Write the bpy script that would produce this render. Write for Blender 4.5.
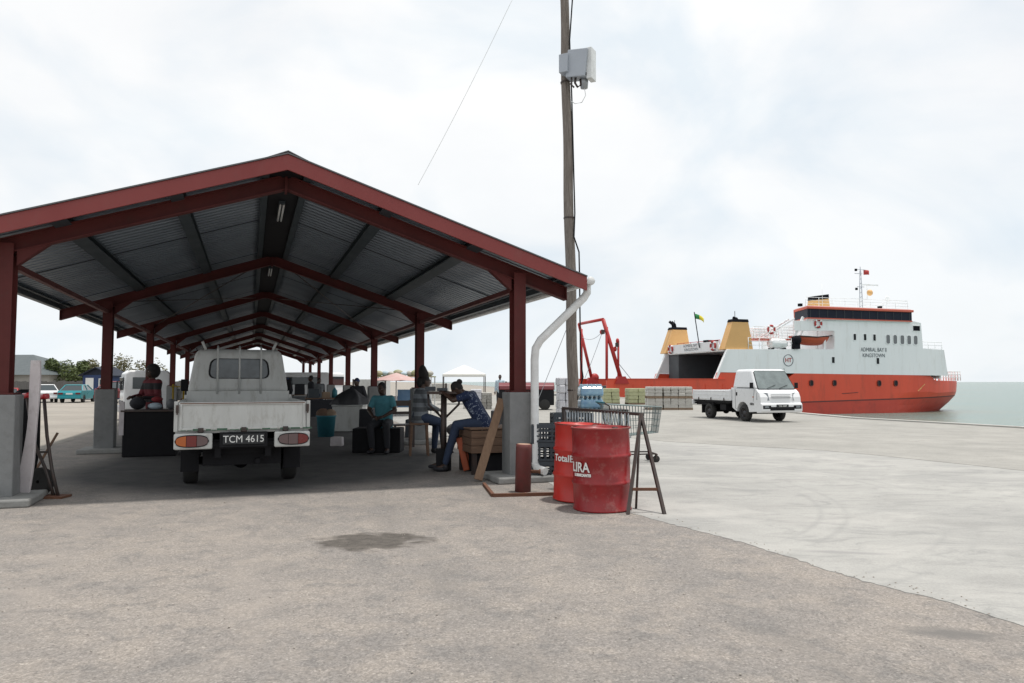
import bpy, bmesh, math, random
from mathutils import Vector, Matrix, noise
from mathutils.geometry import tessellate_polygon
R=math.radians; PI=math.pi
for o in list(bpy.data.objects): bpy.data.objects.remove(o)
SC=bpy.context.scene; C=SC.collection
# ---------------------------------------------------------------- camera, sky, sun
FPX=745.0; PITCH=.054; CH=1.4
cam=bpy.data.cameras.new('camera'); co=bpy.data.objects.new('camera',cam); C.objects.link(co)
co.location=(0,0,CH); co.rotation_euler=(PI/2+PITCH,0,0)
cam.sensor_width=36; cam.lens=36*FPX/1024; cam.clip_end=20000; cam.clip_start=.05
SC.camera=co
SC.render.resolution_x=1024; SC.render.resolution_y=683
SC.view_settings.view_transform='Standard'; SC.view_settings.look='None'
SC.view_settings.exposure=0.22; SC.view_settings.gamma=1
SUNV=Vector((.19,.045,1)).normalized()
w=bpy.data.worlds.new('World'); SC.world=w; w.use_nodes=True
nt=w.node_tree; nt.nodes.clear()
out=nt.nodes.new('ShaderNodeOutputWorld'); bg=nt.nodes.new('ShaderNodeBackground'); bg.inputs[1].default_value=.1
sky=nt.nodes.new('ShaderNodeTexSky'); sky.sky_type='NISHITA'; sky.sun_disc=False
sky.sun_elevation=math.asin(SUNV.z); sky.sun_rotation=math.atan2(SUNV.x,SUNV.y); sky.dust_density=3; sky.altitude=0
tc=nt.nodes.new('ShaderNodeTexCoord'); mp=nt.nodes.new('ShaderNodeMapping'); mp.inputs['Scale'].default_value=(1.6,1.6,2.6)
nz=nt.nodes.new('ShaderNodeTexNoise'); nz.inputs['Scale'].default_value=1.5; nz.inputs['Detail'].default_value=7; nz.inputs['Roughness'].default_value=.55
cr=nt.nodes.new('ShaderNodeValToRGB'); cr.color_ramp.elements[0].position=.3; cr.color_ramp.elements[1].position=.62
cr.color_ramp.elements[0].color=(.86,.86,.86,1); cr.color_ramp.elements[1].color=(1,1,1,1)
nz2=nt.nodes.new('ShaderNodeTexNoise'); nz2.inputs['Scale'].default_value=1.9; nz2.inputs['Detail'].default_value=8; nz2.inputs['Distortion'].default_value=.4
cr2=nt.nodes.new('ShaderNodeValToRGB'); cr2.color_ramp.elements[0].position=.36; cr2.color_ramp.elements[1].position=.53
cr2.color_ramp.elements[0].color=(7.15,7.75,8.25,1); cr2.color_ramp.elements[1].color=(8.75,8.8,8.82,1)
sep=nt.nodes.new('ShaderNodeSeparateXYZ')
hr=nt.nodes.new('ShaderNodeValToRGB'); hr.color_ramp.elements[0].position=0; hr.color_ramp.elements[1].position=.35
hr.color_ramp.elements[0].color=(.925,.96,.985,1); hr.color_ramp.elements[1].color=(1,1,1,1)
mul=nt.nodes.new('ShaderNodeMix'); mul.data_type='RGBA'; mul.blend_type='MULTIPLY'; mul.inputs[0].default_value=1
mix=nt.nodes.new('ShaderNodeMix'); mix.data_type='RGBA'
L=nt.links.new
L(tc.outputs['Generated'],mp.inputs[0]); L(mp.outputs[0],nz.inputs[0]); L(mp.outputs[0],nz2.inputs[0])
L(nz.outputs[0],cr.inputs[0]); L(nz2.outputs[0],cr2.inputs[0]); L(tc.outputs['Generated'],sep.inputs[0]); L(sep.outputs[2],hr.inputs[0])
L(cr2.outputs[0],mul.inputs[6]); L(hr.outputs[0],mul.inputs[7])
L(cr.outputs[0],mix.inputs[0]); L(sky.outputs[0],mix.inputs[6]); L(mul.outputs[2],mix.inputs[7])
L(mix.outputs[2],bg.inputs[0]); L(bg.outputs[0],out.inputs[0])
sl=bpy.data.lights.new('sun','SUN'); sl.energy=2.9; sl.angle=R(3); sl.color=(1,.96,.9)
so=bpy.data.objects.new('sun',sl); C.objects.link(so); so.rotation_euler=SUNV.to_track_quat('Z','Y').to_euler()

# ---------------------------------------------------------------- helpers
def ray(px,py):
    a=(px-512)/FPX; b=(341.5-py)/FPX
    return Vector((a,math.cos(PITCH)-b*math.sin(PITCH),math.sin(PITCH)+b*math.cos(PITCH)))
def G(px,py,z=0.):
    r=ray(px,py); t=(z-CH)/r.z; return Vector((r.x*t,r.y*t,z))
def D(px,py,y):
    r=ray(px,py); t=y/r.y; return Vector((r.x*t,y,CH+r.z*t))
def lin(c):
    if isinstance(c,str):
        c=[int(c[i:i+2],16)/255 for i in (0,2,4)]
        c=[x/12.92 if x<=.04045 else ((x+.055)/1.055)**2.4 for x in c]
    return (*c[:3],1)
def mat(name,col,rough=.6,metal=0.,col2=None,scale=4.,amt=.5,bump=0.,bscale=None,dirt=0.,dcol=(.06,.05,.04),coat=0.,detail=6,stretch=(1,1,1),alpha=1.,trans=0.,rvar=.12,spec=.5):
    m=bpy.data.materials.new(name); m.use_nodes=True; n=m.node_tree.nodes; k=m.node_tree.links.new
    b=n['Principled BSDF']; b.inputs['Roughness'].default_value=rough; b.inputs['Metallic'].default_value=metal
    b.inputs['Coat Weight'].default_value=coat; b.inputs['Specular IOR Level'].default_value=spec; b.inputs['Alpha'].default_value=alpha; b.inputs['Transmission Weight'].default_value=trans
    c1=lin(col); c2=lin(col2) if col2 else tuple(x*.72 for x in c1[:3])+(1,)
    t=n.new('ShaderNodeTexCoord'); mm=n.new('ShaderNodeMapping'); mm.inputs['Scale'].default_value=stretch; k(t.outputs['Object'],mm.inputs[0])
    z=n.new('ShaderNodeTexNoise'); z.inputs['Scale'].default_value=scale; z.inputs['Detail'].default_value=detail; z.inputs['Roughness'].default_value=.65; k(mm.outputs[0],z.inputs[0])
    r=n.new('ShaderNodeValToRGB'); r.color_ramp.elements[0].position=.5-.22; r.color_ramp.elements[1].position=.5+.22
    r.color_ramp.elements[0].color=c1; r.color_ramp.elements[1].color=tuple(c1[i]*(1-amt)+c2[i]*amt for i in range(3))+(1,)
    k(z.outputs[0],r.inputs[0]); last=r.outputs[0]
    if dirt>0:
        z2=n.new('ShaderNodeTexNoise'); z2.inputs['Scale'].default_value=scale*2.3; z2.inputs['Detail'].default_value=9; z2.inputs['Roughness'].default_value=.75; k(mm.outputs[0],z2.inputs[0])
        r2=n.new('ShaderNodeValToRGB'); r2.color_ramp.elements[0].position=.52; r2.color_ramp.elements[1].position=.72
        r2.color_ramp.elements[0].color=(0,0,0,1); r2.color_ramp.elements[1].color=(dirt,dirt,dirt,1); k(z2.outputs[0],r2.inputs[0])
        x=n.new('ShaderNodeMix'); x.data_type='RGBA'; k(r2.outputs[0],x.inputs[0]); k(last,x.inputs[6]); x.inputs[7].default_value=lin(dcol); last=x.outputs[2]
    k(last,b.inputs['Base Color'])
    if rvar>0:
        mr=n.new('ShaderNodeMapRange'); mr.inputs[3].default_value=max(.02,rough-rvar); mr.inputs[4].default_value=min(1,rough+rvar); k(z.outputs[0],mr.inputs[0]); k(mr.outputs[0],b.inputs['Roughness'])
    if bump>0:
        z3=n.new('ShaderNodeTexNoise'); z3.inputs['Scale'].default_value=bscale or scale*6; z3.inputs['Detail'].default_value=5; k(mm.outputs[0],z3.inputs[0])
        bp=n.new('ShaderNodeBump'); bp.inputs['Strength'].default_value=bump; bp.inputs['Distance'].default_value=.02; k(z3.outputs[0],bp.inputs['Height']); k(bp.outputs[0],b.inputs['Normal'])
    return m
class MB:
    def __init__(s): s.v=[]; s.f=[]; s.sm=[]
    def add(s,vs,fs,smooth=False):
        n=len(s.v); s.v+= [tuple(v) for v in vs]; s.f+=[tuple(i+n for i in f) for f in fs]; s.sm+=[smooth]*len(fs); return s
    def box(s,c,d,M=None,taper=(1,1)):
        x,y,z=[a/2 for a in d]; vs=[]
        for k,(tx,ty) in ((-1,(1,1)),(1,taper)):
            for i,j in ((-1,-1),(1,-1),(1,1),(-1,1)): vs.append(Vector((i*x*tx,j*y*ty,k*z)))
        if M is not None: vs=[M@v for v in vs]
        c=Vector(c); vs=[v+c for v in vs]
        return s.add(vs,[(3,2,1,0),(4,5,6,7),(0,1,5,4),(1,2,6,5),(2,3,7,6),(3,0,4,7)])
    def bar(s,p0,p1,w,h,up=(0,0,1)):
        p0=Vector(p0); p1=Vector(p1); d=(p1-p0); l=d.length; d.normalize(); up=Vector(up)
        if abs(d.dot(up))>.99: up=Vector((0,1,0))
        sx=d.cross(up).normalized(); uz=sx.cross(d)
        M=Matrix((sx,d,uz)).transposed()
        return s.box((p0+p1)/2,(w,l,h),M)
    def tube(s,pts,r,n=8,cap=True,smooth=True):
        pts=[Vector(p) for p in pts]; rs=r if isinstance(r,(list,tuple)) else [r]*len(pts); vs=[];fs=[]; ref=None
        for i,p in enumerate(pts):
            d=(pts[min(i+1,len(pts)-1)]-pts[max(i-1,0)]).normalized()
            if ref is None: ref=Vector((0,0,1)) if abs(d.z)<.9 else Vector((1,0,0))
            a=d.cross(ref)
            if a.length<1e-4: a=d.cross(Vector((0,1,0)))
            a.normalize(); b=d.cross(a).normalized(); ref=-b if False else ref
            for k in range(n):
                t=2*PI*k/n; vs.append(p+(a*math.cos(t)+b*math.sin(t))*rs[i])
        m=len(pts)
        for i in range(m-1):
            for k in range(n): fs.append((i*n+k,i*n+(k+1)%n,(i+1)*n+(k+1)%n,(i+1)*n+k))
        s.add(vs,fs,smooth)
        if cap: s.add(vs[:n],[tuple(range(n))]); s.add(vs[-n:],[tuple(reversed(range(n)))])
        return s
    def lathe(s,prof,n=24,c=(0,0,0),M=None,smooth=True):
        vs=[];fs=[]; c=Vector(c)
        for r,z in prof:
            for k in range(n):
                t=2*PI*k/n; v=Vector((r*math.cos(t),r*math.sin(t),z)); v=M@v if M is not None else v; vs.append(v+c)
        for i in range(len(prof)-1):
            for k in range(n): fs.append((i*n+k,i*n+(k+1)%n,(i+1)*n+(k+1)%n,(i+1)*n+k))
        return s.add(vs,fs,smooth)
    def prism(s,poly,axis,a,b,smooth=False):
        # poly 2D; extruded on axis 'x','y','z' from a to b (a,b may be functions of the 2D point)
        fa=a if callable(a) else (lambda p:a); fb=b if callable(b) else (lambda p:b)
        def P(p,t): return {'x':(t,p[0],p[1]),'y':(p[0],t,p[1]),'z':(p[0],p[1],t)}[axis]
        n=len(poly); vs=[P(p,fa(p)) for p in poly]+[P(p,fb(p)) for p in poly]
        if n>5:
            tt=tessellate_polygon([[Vector((p[0],p[1],0)) for p in poly]]); caps=[tuple(t) for t in tt]+[tuple(k+n for k in reversed(t)) for t in tt]
        else: caps=[tuple(range(n)),tuple(range(2*n-1,n-1,-1))]
        fs=caps+[(i,i+n,(i+1)%n+n,(i+1)%n) for i in range(n)]
        return s.add(vs,fs,smooth)
    def ball(s,c,r,n=12,m=8,M=None):
        rx=(r,r,r) if not isinstance(r,(tuple,list)) else r; c=Vector(c); vs=[];fs=[]
        for i in range(m+1):
            a=PI*i/m
            for k in range(n):
                t=2*PI*k/n; v=Vector((rx[0]*math.sin(a)*math.cos(t),rx[1]*math.sin(a)*math.sin(t),rx[2]*math.cos(a)))
                vs.append((M@v if M is not None else v)+c)
        for i in range(m):
            for k in range(n): fs.append((i*n+k,(i+1)*n+k,(i+1)*n+(k+1)%n,i*n+(k+1)%n))
        return s.add(vs,fs,True)
    def build(s,name,m,parent=None,bevel=0,loc=None,fix=True,seg=2):
        me=bpy.data.meshes.new(name); me.from_pydata([tuple(v) for v in s.v],[],s.f)
        for p,q in zip(me.polygons,s.sm): p.use_smooth=q
        if fix:
            b=bmesh.new(); b.from_mesh(me); bmesh.ops.remove_doubles(b,verts=b.verts,dist=1e-5); bmesh.ops.recalc_face_normals(b,faces=b.faces); b.to_mesh(me); b.free()
        me.materials.append(m); o=bpy.data.objects.new(name,me); C.objects.link(o)
        if parent: o.parent=parent
        if loc is not None: o.location=loc
        if bevel: 
            q=o.modifiers.new('bevel','BEVEL'); q.width=bevel; q.segments=seg; q.limit_method='ANGLE'; q.angle_limit=R(35); q.harden_normals=False
        return o
def tag(o,label=None,cat=None,group=None,kind=None):
    if label: o['label']=label
    if cat: o['category']=cat
    if group: o['group']=group
    if kind: o['kind']=kind
    return o
def empty(name,loc=(0,0,0),rz=0,label=None,cat=None,group=None):
    o=bpy.data.objects.new(name,None); C.objects.link(o); o.location=loc; o.rotation_euler=(0,0,rz); o.empty_display_size=.2
    return tag(o,label,cat,group)
def copy_tree(o,parent=None):
    c=o.copy(); C.objects.link(c)
    if parent: c.parent=parent
    for ch in list(o.children): copy_tree(ch,c)
    return c
def text(name,body,size,m,parent,M,extr=.002,bold=0.,space=1.,cyl=None,sx=1.):
    cu=bpy.data.curves.new(name,'FONT'); cu.body=body; cu.size=size; cu.align_x='CENTER'; cu.align_y='CENTER'; cu.extrude=extr; cu.offset=bold; cu.space_character=space; cu.resolution_u=5
    t=bpy.data.objects.new('tmp',cu); C.objects.link(t); bpy.context.view_layer.update()
    me=bpy.data.meshes.new_from_object(t.evaluated_get(bpy.context.evaluated_depsgraph_get())); bpy.data.objects.remove(t)
    if cyl:  # wrap around a vertical cylinder of radius cyl; text faces -Y
        b=bmesh.new(); b.from_mesh(me); bmesh.ops.triangulate(b,faces=b.faces)
        for v in b.verts:
            a=v.co.x*sx/cyl; rr=cyl+v.co.z+.012; v.co=Vector((rr*math.sin(a),-rr*math.cos(a),v.co.y))
        b.to_mesh(me); b.free()
    else:
        for v in me.vertices: v.co.x*=sx
    me.transform(M); me.materials.clear(); me.materials.append(m); me.name=name
    o=bpy.data.objects.new(name,me); C.objects.link(o)
    if parent: o.parent=parent
    return o
FACE_S=Matrix.Rotation(PI/2,4,'X')          # text plane facing -Y, reading along +X
# ---------------------------------------------------------------- materials
M={}
M['red_steel']=mat('red_oxide_steel',(.108,.019,.017),.6,0,(.066,.014,.013),2.2,.8,.05,dirt=.55,dcol=(.07,.03,.022),spec=.3)
M['fascia_red']=mat('fascia_red_paint',(.23,.036,.032),.5,0,(.19,.026,.024),1.5,.8,dirt=.35,dcol=(.20,.07,.06),stretch=(1,1,.6))
M['galv']=mat('galvanised_sheet',(.22,.26,.31),.42,.4,(.14,.17,.205),1.2,.8,dirt=.15,dcol=(.12,.10,.08))
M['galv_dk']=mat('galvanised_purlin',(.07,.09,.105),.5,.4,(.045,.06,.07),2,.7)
M['roof_top']=mat('roof_capping',(.13,.13,.135),.5,.3)
M['conc_col']=mat('cast_concrete',(.24,.245,.245),.85,0,(.17,.175,.175),3,.8,.25,dirt=.4,dcol=(.10,.10,.095))
M['conc_slab']=mat('plinth_concrete',(.30,.30,.29),.9,0,(.20,.20,.19),5,.8,.3,dirt=.4,dcol=(.14,.13,.12))
M['pvc']=mat('white_plastic_pipe',(.74,.75,.74),.4,0,(.5,.5,.49),5,.7,dirt=.25,dcol=(.3,.29,.26))
M['black']=mat('black_plastic',(.008,.008,.010),.7,0,(.018,.018,.02),6,.6,spec=.2)
M['rubber']=mat('tyre_rubber',(.02,.02,.02),.85,0,(.035,.033,.03),9,.7)
M['rim']=mat('dark_wheel_rim',(.06,.06,.065),.4,.6)
M['glass']=mat('car_glass',(.03,.04,.045),.06,0,None,2,.1,rvar=.02,coat=.3)
M['plate']=mat('black_number_plate',(.015,.017,.02),.4)
M['white_paint']=mat('white_letter_paint',(.78,.78,.76),.5)
M['whitecar']=mat('white_car_paint',(.74,.75,.76),.28,0,(.68,.69,.7),3,.5,coat=.5,rvar=.05)
M['oldwhite']=mat('worn_white_paint',(.52,.53,.515),.45,0,(.40,.405,.39),2.5,.8,dirt=.6,dcol=(.22,.19,.155),rvar=.08,stretch=(1.6,1.6,.5))
M['green_moss']=mat('mossy_green_edge',(.018,.085,.045),.8,0,(.15,.2,.16),14,.7,dirt=.6,dcol=(.05,.04,.03))
M['lamp_red']=mat('red_lens',(.15,.014,.012),.25,0,None,5,.2,coat=.3)
M['lamp_amber']=mat('amber_lens',(.42,.10,.015),.25,0,None,5,.2,coat=.3)
M['lamp_grey']=mat('grey_lens',(.12,.075,.075),.3,0,None,5,.2,coat=.3)
M['headlamp']=mat('headlamp_glass',(.24,.26,.28),.12,.3,(.12,.13,.14),12,.7,coat=.6)
M['drum_a']=mat('bright_red_drum',(.52,.028,.018),.38,0,(.40,.022,.018),3,.7,dirt=.2,dcol=(.22,.05,.04))
M['drum_b']=mat('worn_red_drum',(.30,.012,.014),.36,0,(.19,.008,.010),4,.9,dirt=.6,dcol=(.33,.15,.13))
M['rimwear']=mat('worn_red_rim',(.26,.02,.02),.5,.1,(.12,.05,.035),7,.9,dirt=.7,dcol=(.10,.05,.035))
M['rust']=mat('rusty_steel',(.12,.055,.035),.8,.2,(.20,.09,.05),9,.8,.3,dirt=.5,dcol=(.05,.03,.025))
M['stump']=mat('maroon_stump_paint',(.15,.03,.028),.65,0,(.10,.035,.03),6,.8,.2,dirt=.6,dcol=(.05,.035,.035))
M['stump_top']=mat('bare_stump_top',(.55,.36,.26),.8)
M['dark_steel']=mat('dark_steel',(.05,.047,.047),.5,.5,(.10,.06,.045),8,.6,dirt=.3,dcol=(.14,.06,.035))
M['wire']=mat('plated_wire',(.35,.38,.40),.35,.8)
M['cartgreen']=mat('grey_green_wire',(.16,.20,.20),.5,.4)
M['wood']=mat('weathered_wood',(.20,.12,.075),.8,0,(.11,.065,.045),5,.8,.3,stretch=(1,8,8),dirt=.4,dcol=(.07,.05,.04))
M['plank']=mat('pale_brown_plank',(.24,.15,.09),.8,0,(.15,.09,.06),6,.8,.3,stretch=(6,6,1))
M['palewood']=mat('pallet_wood',(.30,.22,.15),.85,0,(.2,.14,.1),6,.8)
M['pole']=mat('grey_timber_pole',(.31,.27,.24),.9,0,(.13,.105,.085),9,1.,.8,stretch=(5,5,.35),dirt=.55,dcol=(.08,.055,.04))
M['meter']=mat('grey_cabinet_paint',(.40,.43,.47),.45,0,(.34,.36,.4),4,.5)
M['crate_dk']=mat('dark_grey_plastic',(.035,.045,.055),.5,0,(.06,.07,.08),6,.7)
M['crate_bl']=mat('blue_plastic',(.03,.09,.32),.45)
M['teal']=mat('turquoise_plastic',(.03,.17,.21),.6,0,(.02,.10,.14),8,.7)
M['orange']=mat('orange_plastic',(.36,.065,.015),.5)
M['board']=mat('off_white_board',(.60,.56,.57),.55,0,(.48,.44,.45),4,.8,dirt=.45,dcol=(.25,.2,.19))
M['ship_red']=mat('ship_red_paint',(.72,.085,.036),.45,0,(.60,.065,.03),.35,.8,dirt=.5,dcol=(.25,.06,.035),stretch=(1.3,1.3,.3))
M['ship_red2']=mat('ship_underwater_red',(.56,.058,.03),.5,0,(.40,.045,.03),.3,.8,dirt=.4,dcol=(.10,.035,.03))
M['glassnavy']=mat('bridge_glass',(.008,.011,.024),.5,0,(.02,.025,.04),.8,.8,spec=.15)
M['shipmull']=mat('bridge_frame_grey',(.04,.045,.055),.7)
M['ship_dk']=mat('boot_stripe_paint',(.12,.03,.025),.55)
M['ship_w']=mat('ship_white_paint',(.86,.87,.875),.4,0,(.80,.82,.83),.4,.7,dirt=.35,dcol=(.46,.42,.36),stretch=(1.6,1.6,.25))
M['ship_y']=mat('ship_buff_paint',(.72,.42,.16),.5,0,(.62,.36,.14),.7,.7)
M['ship_blk']=mat('ship_black_paint',(.008,.009,.013),.8,spec=.15)
M['ship_deck']=mat('ship_deck_grey',(.07,.075,.08),.8)
M['ship_in']=mat('garage_grey_paint',(.10,.11,.12),.7,0,(.07,.075,.08),.6,.8)
M['ship_rim']=mat('salmon_deck_edge',(.62,.12,.07),.5)
M['gantry']=mat('gantry_red',(.42,.022,.02),.45)
M['boat_or']=mat('orange_lifeboat',(.50,.08,.03),.5)
M['buoy']=mat('lifebuoy_red',(.45,.04,.035),.6)
M['skin']=mat('dark_brown_skin',(.055,.027,.017),.5,0,(.04,.02,.013),8,.6)
M['hair']=mat('black_hair',(.009,.008,.008),.8,0,(.016,.014,.013),30,.8,.6)
M['jeans']=mat('blue_jeans',(.020,.032,.065),.9,0,(.032,.05,.095),14,.8,.2)
M['navy']=mat('navy_pattern_cloth',(.015,.03,.09),.9,0,(.02,.04,.12),10,.6)
M['turq']=mat('turquoise_cotton',(.08,.26,.31),.9,0,(.05,.20,.25),10,.7,.2)
M['grey_cloth']=mat('grey_cotton',(.16,.17,.18),.9,0,(.10,.11,.12),10,.7,.2)
M['dark_cloth']=mat('dark_cloth',(.02,.022,.028),.95,0,(.035,.035,.04),10,.7,.2)
M['redblk']=mat('dark_red_cloth',(.22,.02,.025),.9)
M['palecloth']=mat('pale_blue_cloth',(.45,.55,.62),.9)
M['shoe']=mat('dark_shoe_leather',(.015,.015,.02),.6)
M['eye']=mat('eye_white',(.6,.58,.55),.3)
M['tarp']=mat('black_tarpaulin',(.02,.021,.024),.55,0,(.035,.035,.04),5,.7,.4)
M['wrap']=mat('stretch_wrapped_sacks',(.50,.49,.45),.35,0,(.33,.31,.28),9,.9,.5,stretch=(1,1,3),dirt=.4,dcol=(.18,.2,.18))
M['wrapw']=mat('white_wrapped_sacks',(.66,.66,.68),.4,0,(.5,.5,.55),9,.8,.5,stretch=(1,1,4))
M['wrapg']=mat('yellow_green_sacks',(.42,.43,.24),.5,0,(.27,.28,.17),8,.8,.4)
M['water_pk']=mat('wrapped_water_bottles',(.36,.52,.60),.12,0,(.18,.32,.42),12,.9,.5,coat=.5)
M['tent']=mat('white_canopy_fabric',(.80,.79,.74),.8)
M['umb_r']=mat('faded_red_fabric',(.48,.27,.25),.8,0,(.50,.42,.40),3,.8)
M['blue_sign']=mat('blue_banner',(.07,.17,.32),.6,0,(.2,.3,.42),3,.6)
M['greenp']=mat('green_goods',(.20,.28,.10),.8,0,(.45,.35,.3),4,.9)
M['foliage']=mat('tree_leaves',(.055,.085,.022),.7,0,(.10,.12,.035),1.3,.9)
M['foliage2']=mat('dry_tree_leaves',(.10,.11,.045),.7,0,(.15,.12,.06),1.5,.9)
M['bark']=mat('bark',(.10,.08,.06),.9)
M['tealcar']=mat('teal_car_paint',(.01,.26,.30),.3,0,None,3,.2,coat=.5)
M['maroon']=mat('maroon_car_paint',(.16,.012,.02),.3,0,None,3,.2,coat=.5)
M['redpaint']=mat('red_car_paint',(.42,.015,.02),.3,0,None,3,.2,coat=.5)
M['kiosk']=mat('blue_painted_boards',(.012,.032,.105),.6,0,(.016,.045,.14),3,.6)
M['kiosk_roof']=mat('dark_blue_grey_roof',(.025,.03,.045),.7,spec=.2)
M['houseroof']=mat('grey_roof_sheet',(.085,.10,.105),.6,0,(.06,.075,.08),2,.7,.3)
M['housewall']=mat('grey_house_wall',(.40,.39,.36),.8,0,(.3,.29,.27),2,.6)
M['fence']=mat('grey_board_fence',(.15,.145,.14),.9,0,(.09,.085,.08),3,.8,stretch=(6,6,.6))
M['yellow']=mat('yellow_plastic',(.50,.33,.02),.5)
def patterned(name,c1,c2,scale,th=.56):
    m=mat(name,c1,.9); n=m.node_tree.nodes; k=m.node_tree.links.new; b=n['Principled BSDF']
    t=n.new('ShaderNodeTexCoord'); v=n.new('ShaderNodeTexNoise'); v.inputs['Scale'].default_value=scale; v.inputs['Detail'].default_value=2; v.inputs['Distortion'].default_value=1.5; k(t.outputs['Object'],v.inputs[0])
    r=n.new('ShaderNodeValToRGB'); r.color_ramp.elements[0].position=th; r.color_ramp.elements[1].position=th+.05; r.color_ramp.elements[0].color=lin(c1); r.color_ramp.elements[1].color=lin(c2)
    k(v.outputs[0],r.inputs[0]); k(r.outputs[0],b.inputs['Base Color']); return m
M['navyprint']=patterned('navy_white_print',(.010,.020,.06),(.22,.26,.33),22,.59)
def striped(name,c1,c2,freq,axis=2):
    m=mat(name,c1,.9); n=m.node_tree.nodes; k=m.node_tree.links.new; b=n['Principled BSDF']
    t=n.new('ShaderNodeTexCoord'); s=n.new('ShaderNodeSeparateXYZ'); k(t.outputs['Object'],s.inputs[0])
    a=n.new('ShaderNodeMath'); a.operation='MULTIPLY'; a.inputs[1].default_value=freq; k(s.outputs[axis],a.inputs[0])
    f=n.new('ShaderNodeMath'); f.operation='FRACT'; k(a.outputs[0],f.inputs[0])
    r=n.new('ShaderNodeValToRGB'); r.color_ramp.interpolation='CONSTANT'; r.color_ramp.elements[1].position=.5; r.color_ramp.elements[0].color=lin(c1); r.color_ramp.elements[1].color=lin(c2)
    k(f.outputs[0],r.inputs[0]); k(r.outputs[0],b.inputs['Base Color']); return m
M['stripe']=striped('grey_striped_cotton',(.10,.11,.12),(.22,.24,.26),6)
M['stripe_rb']=striped('black_and_red_stripes',(.014,.014,.017),(.11,.014,.02),4)

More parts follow.
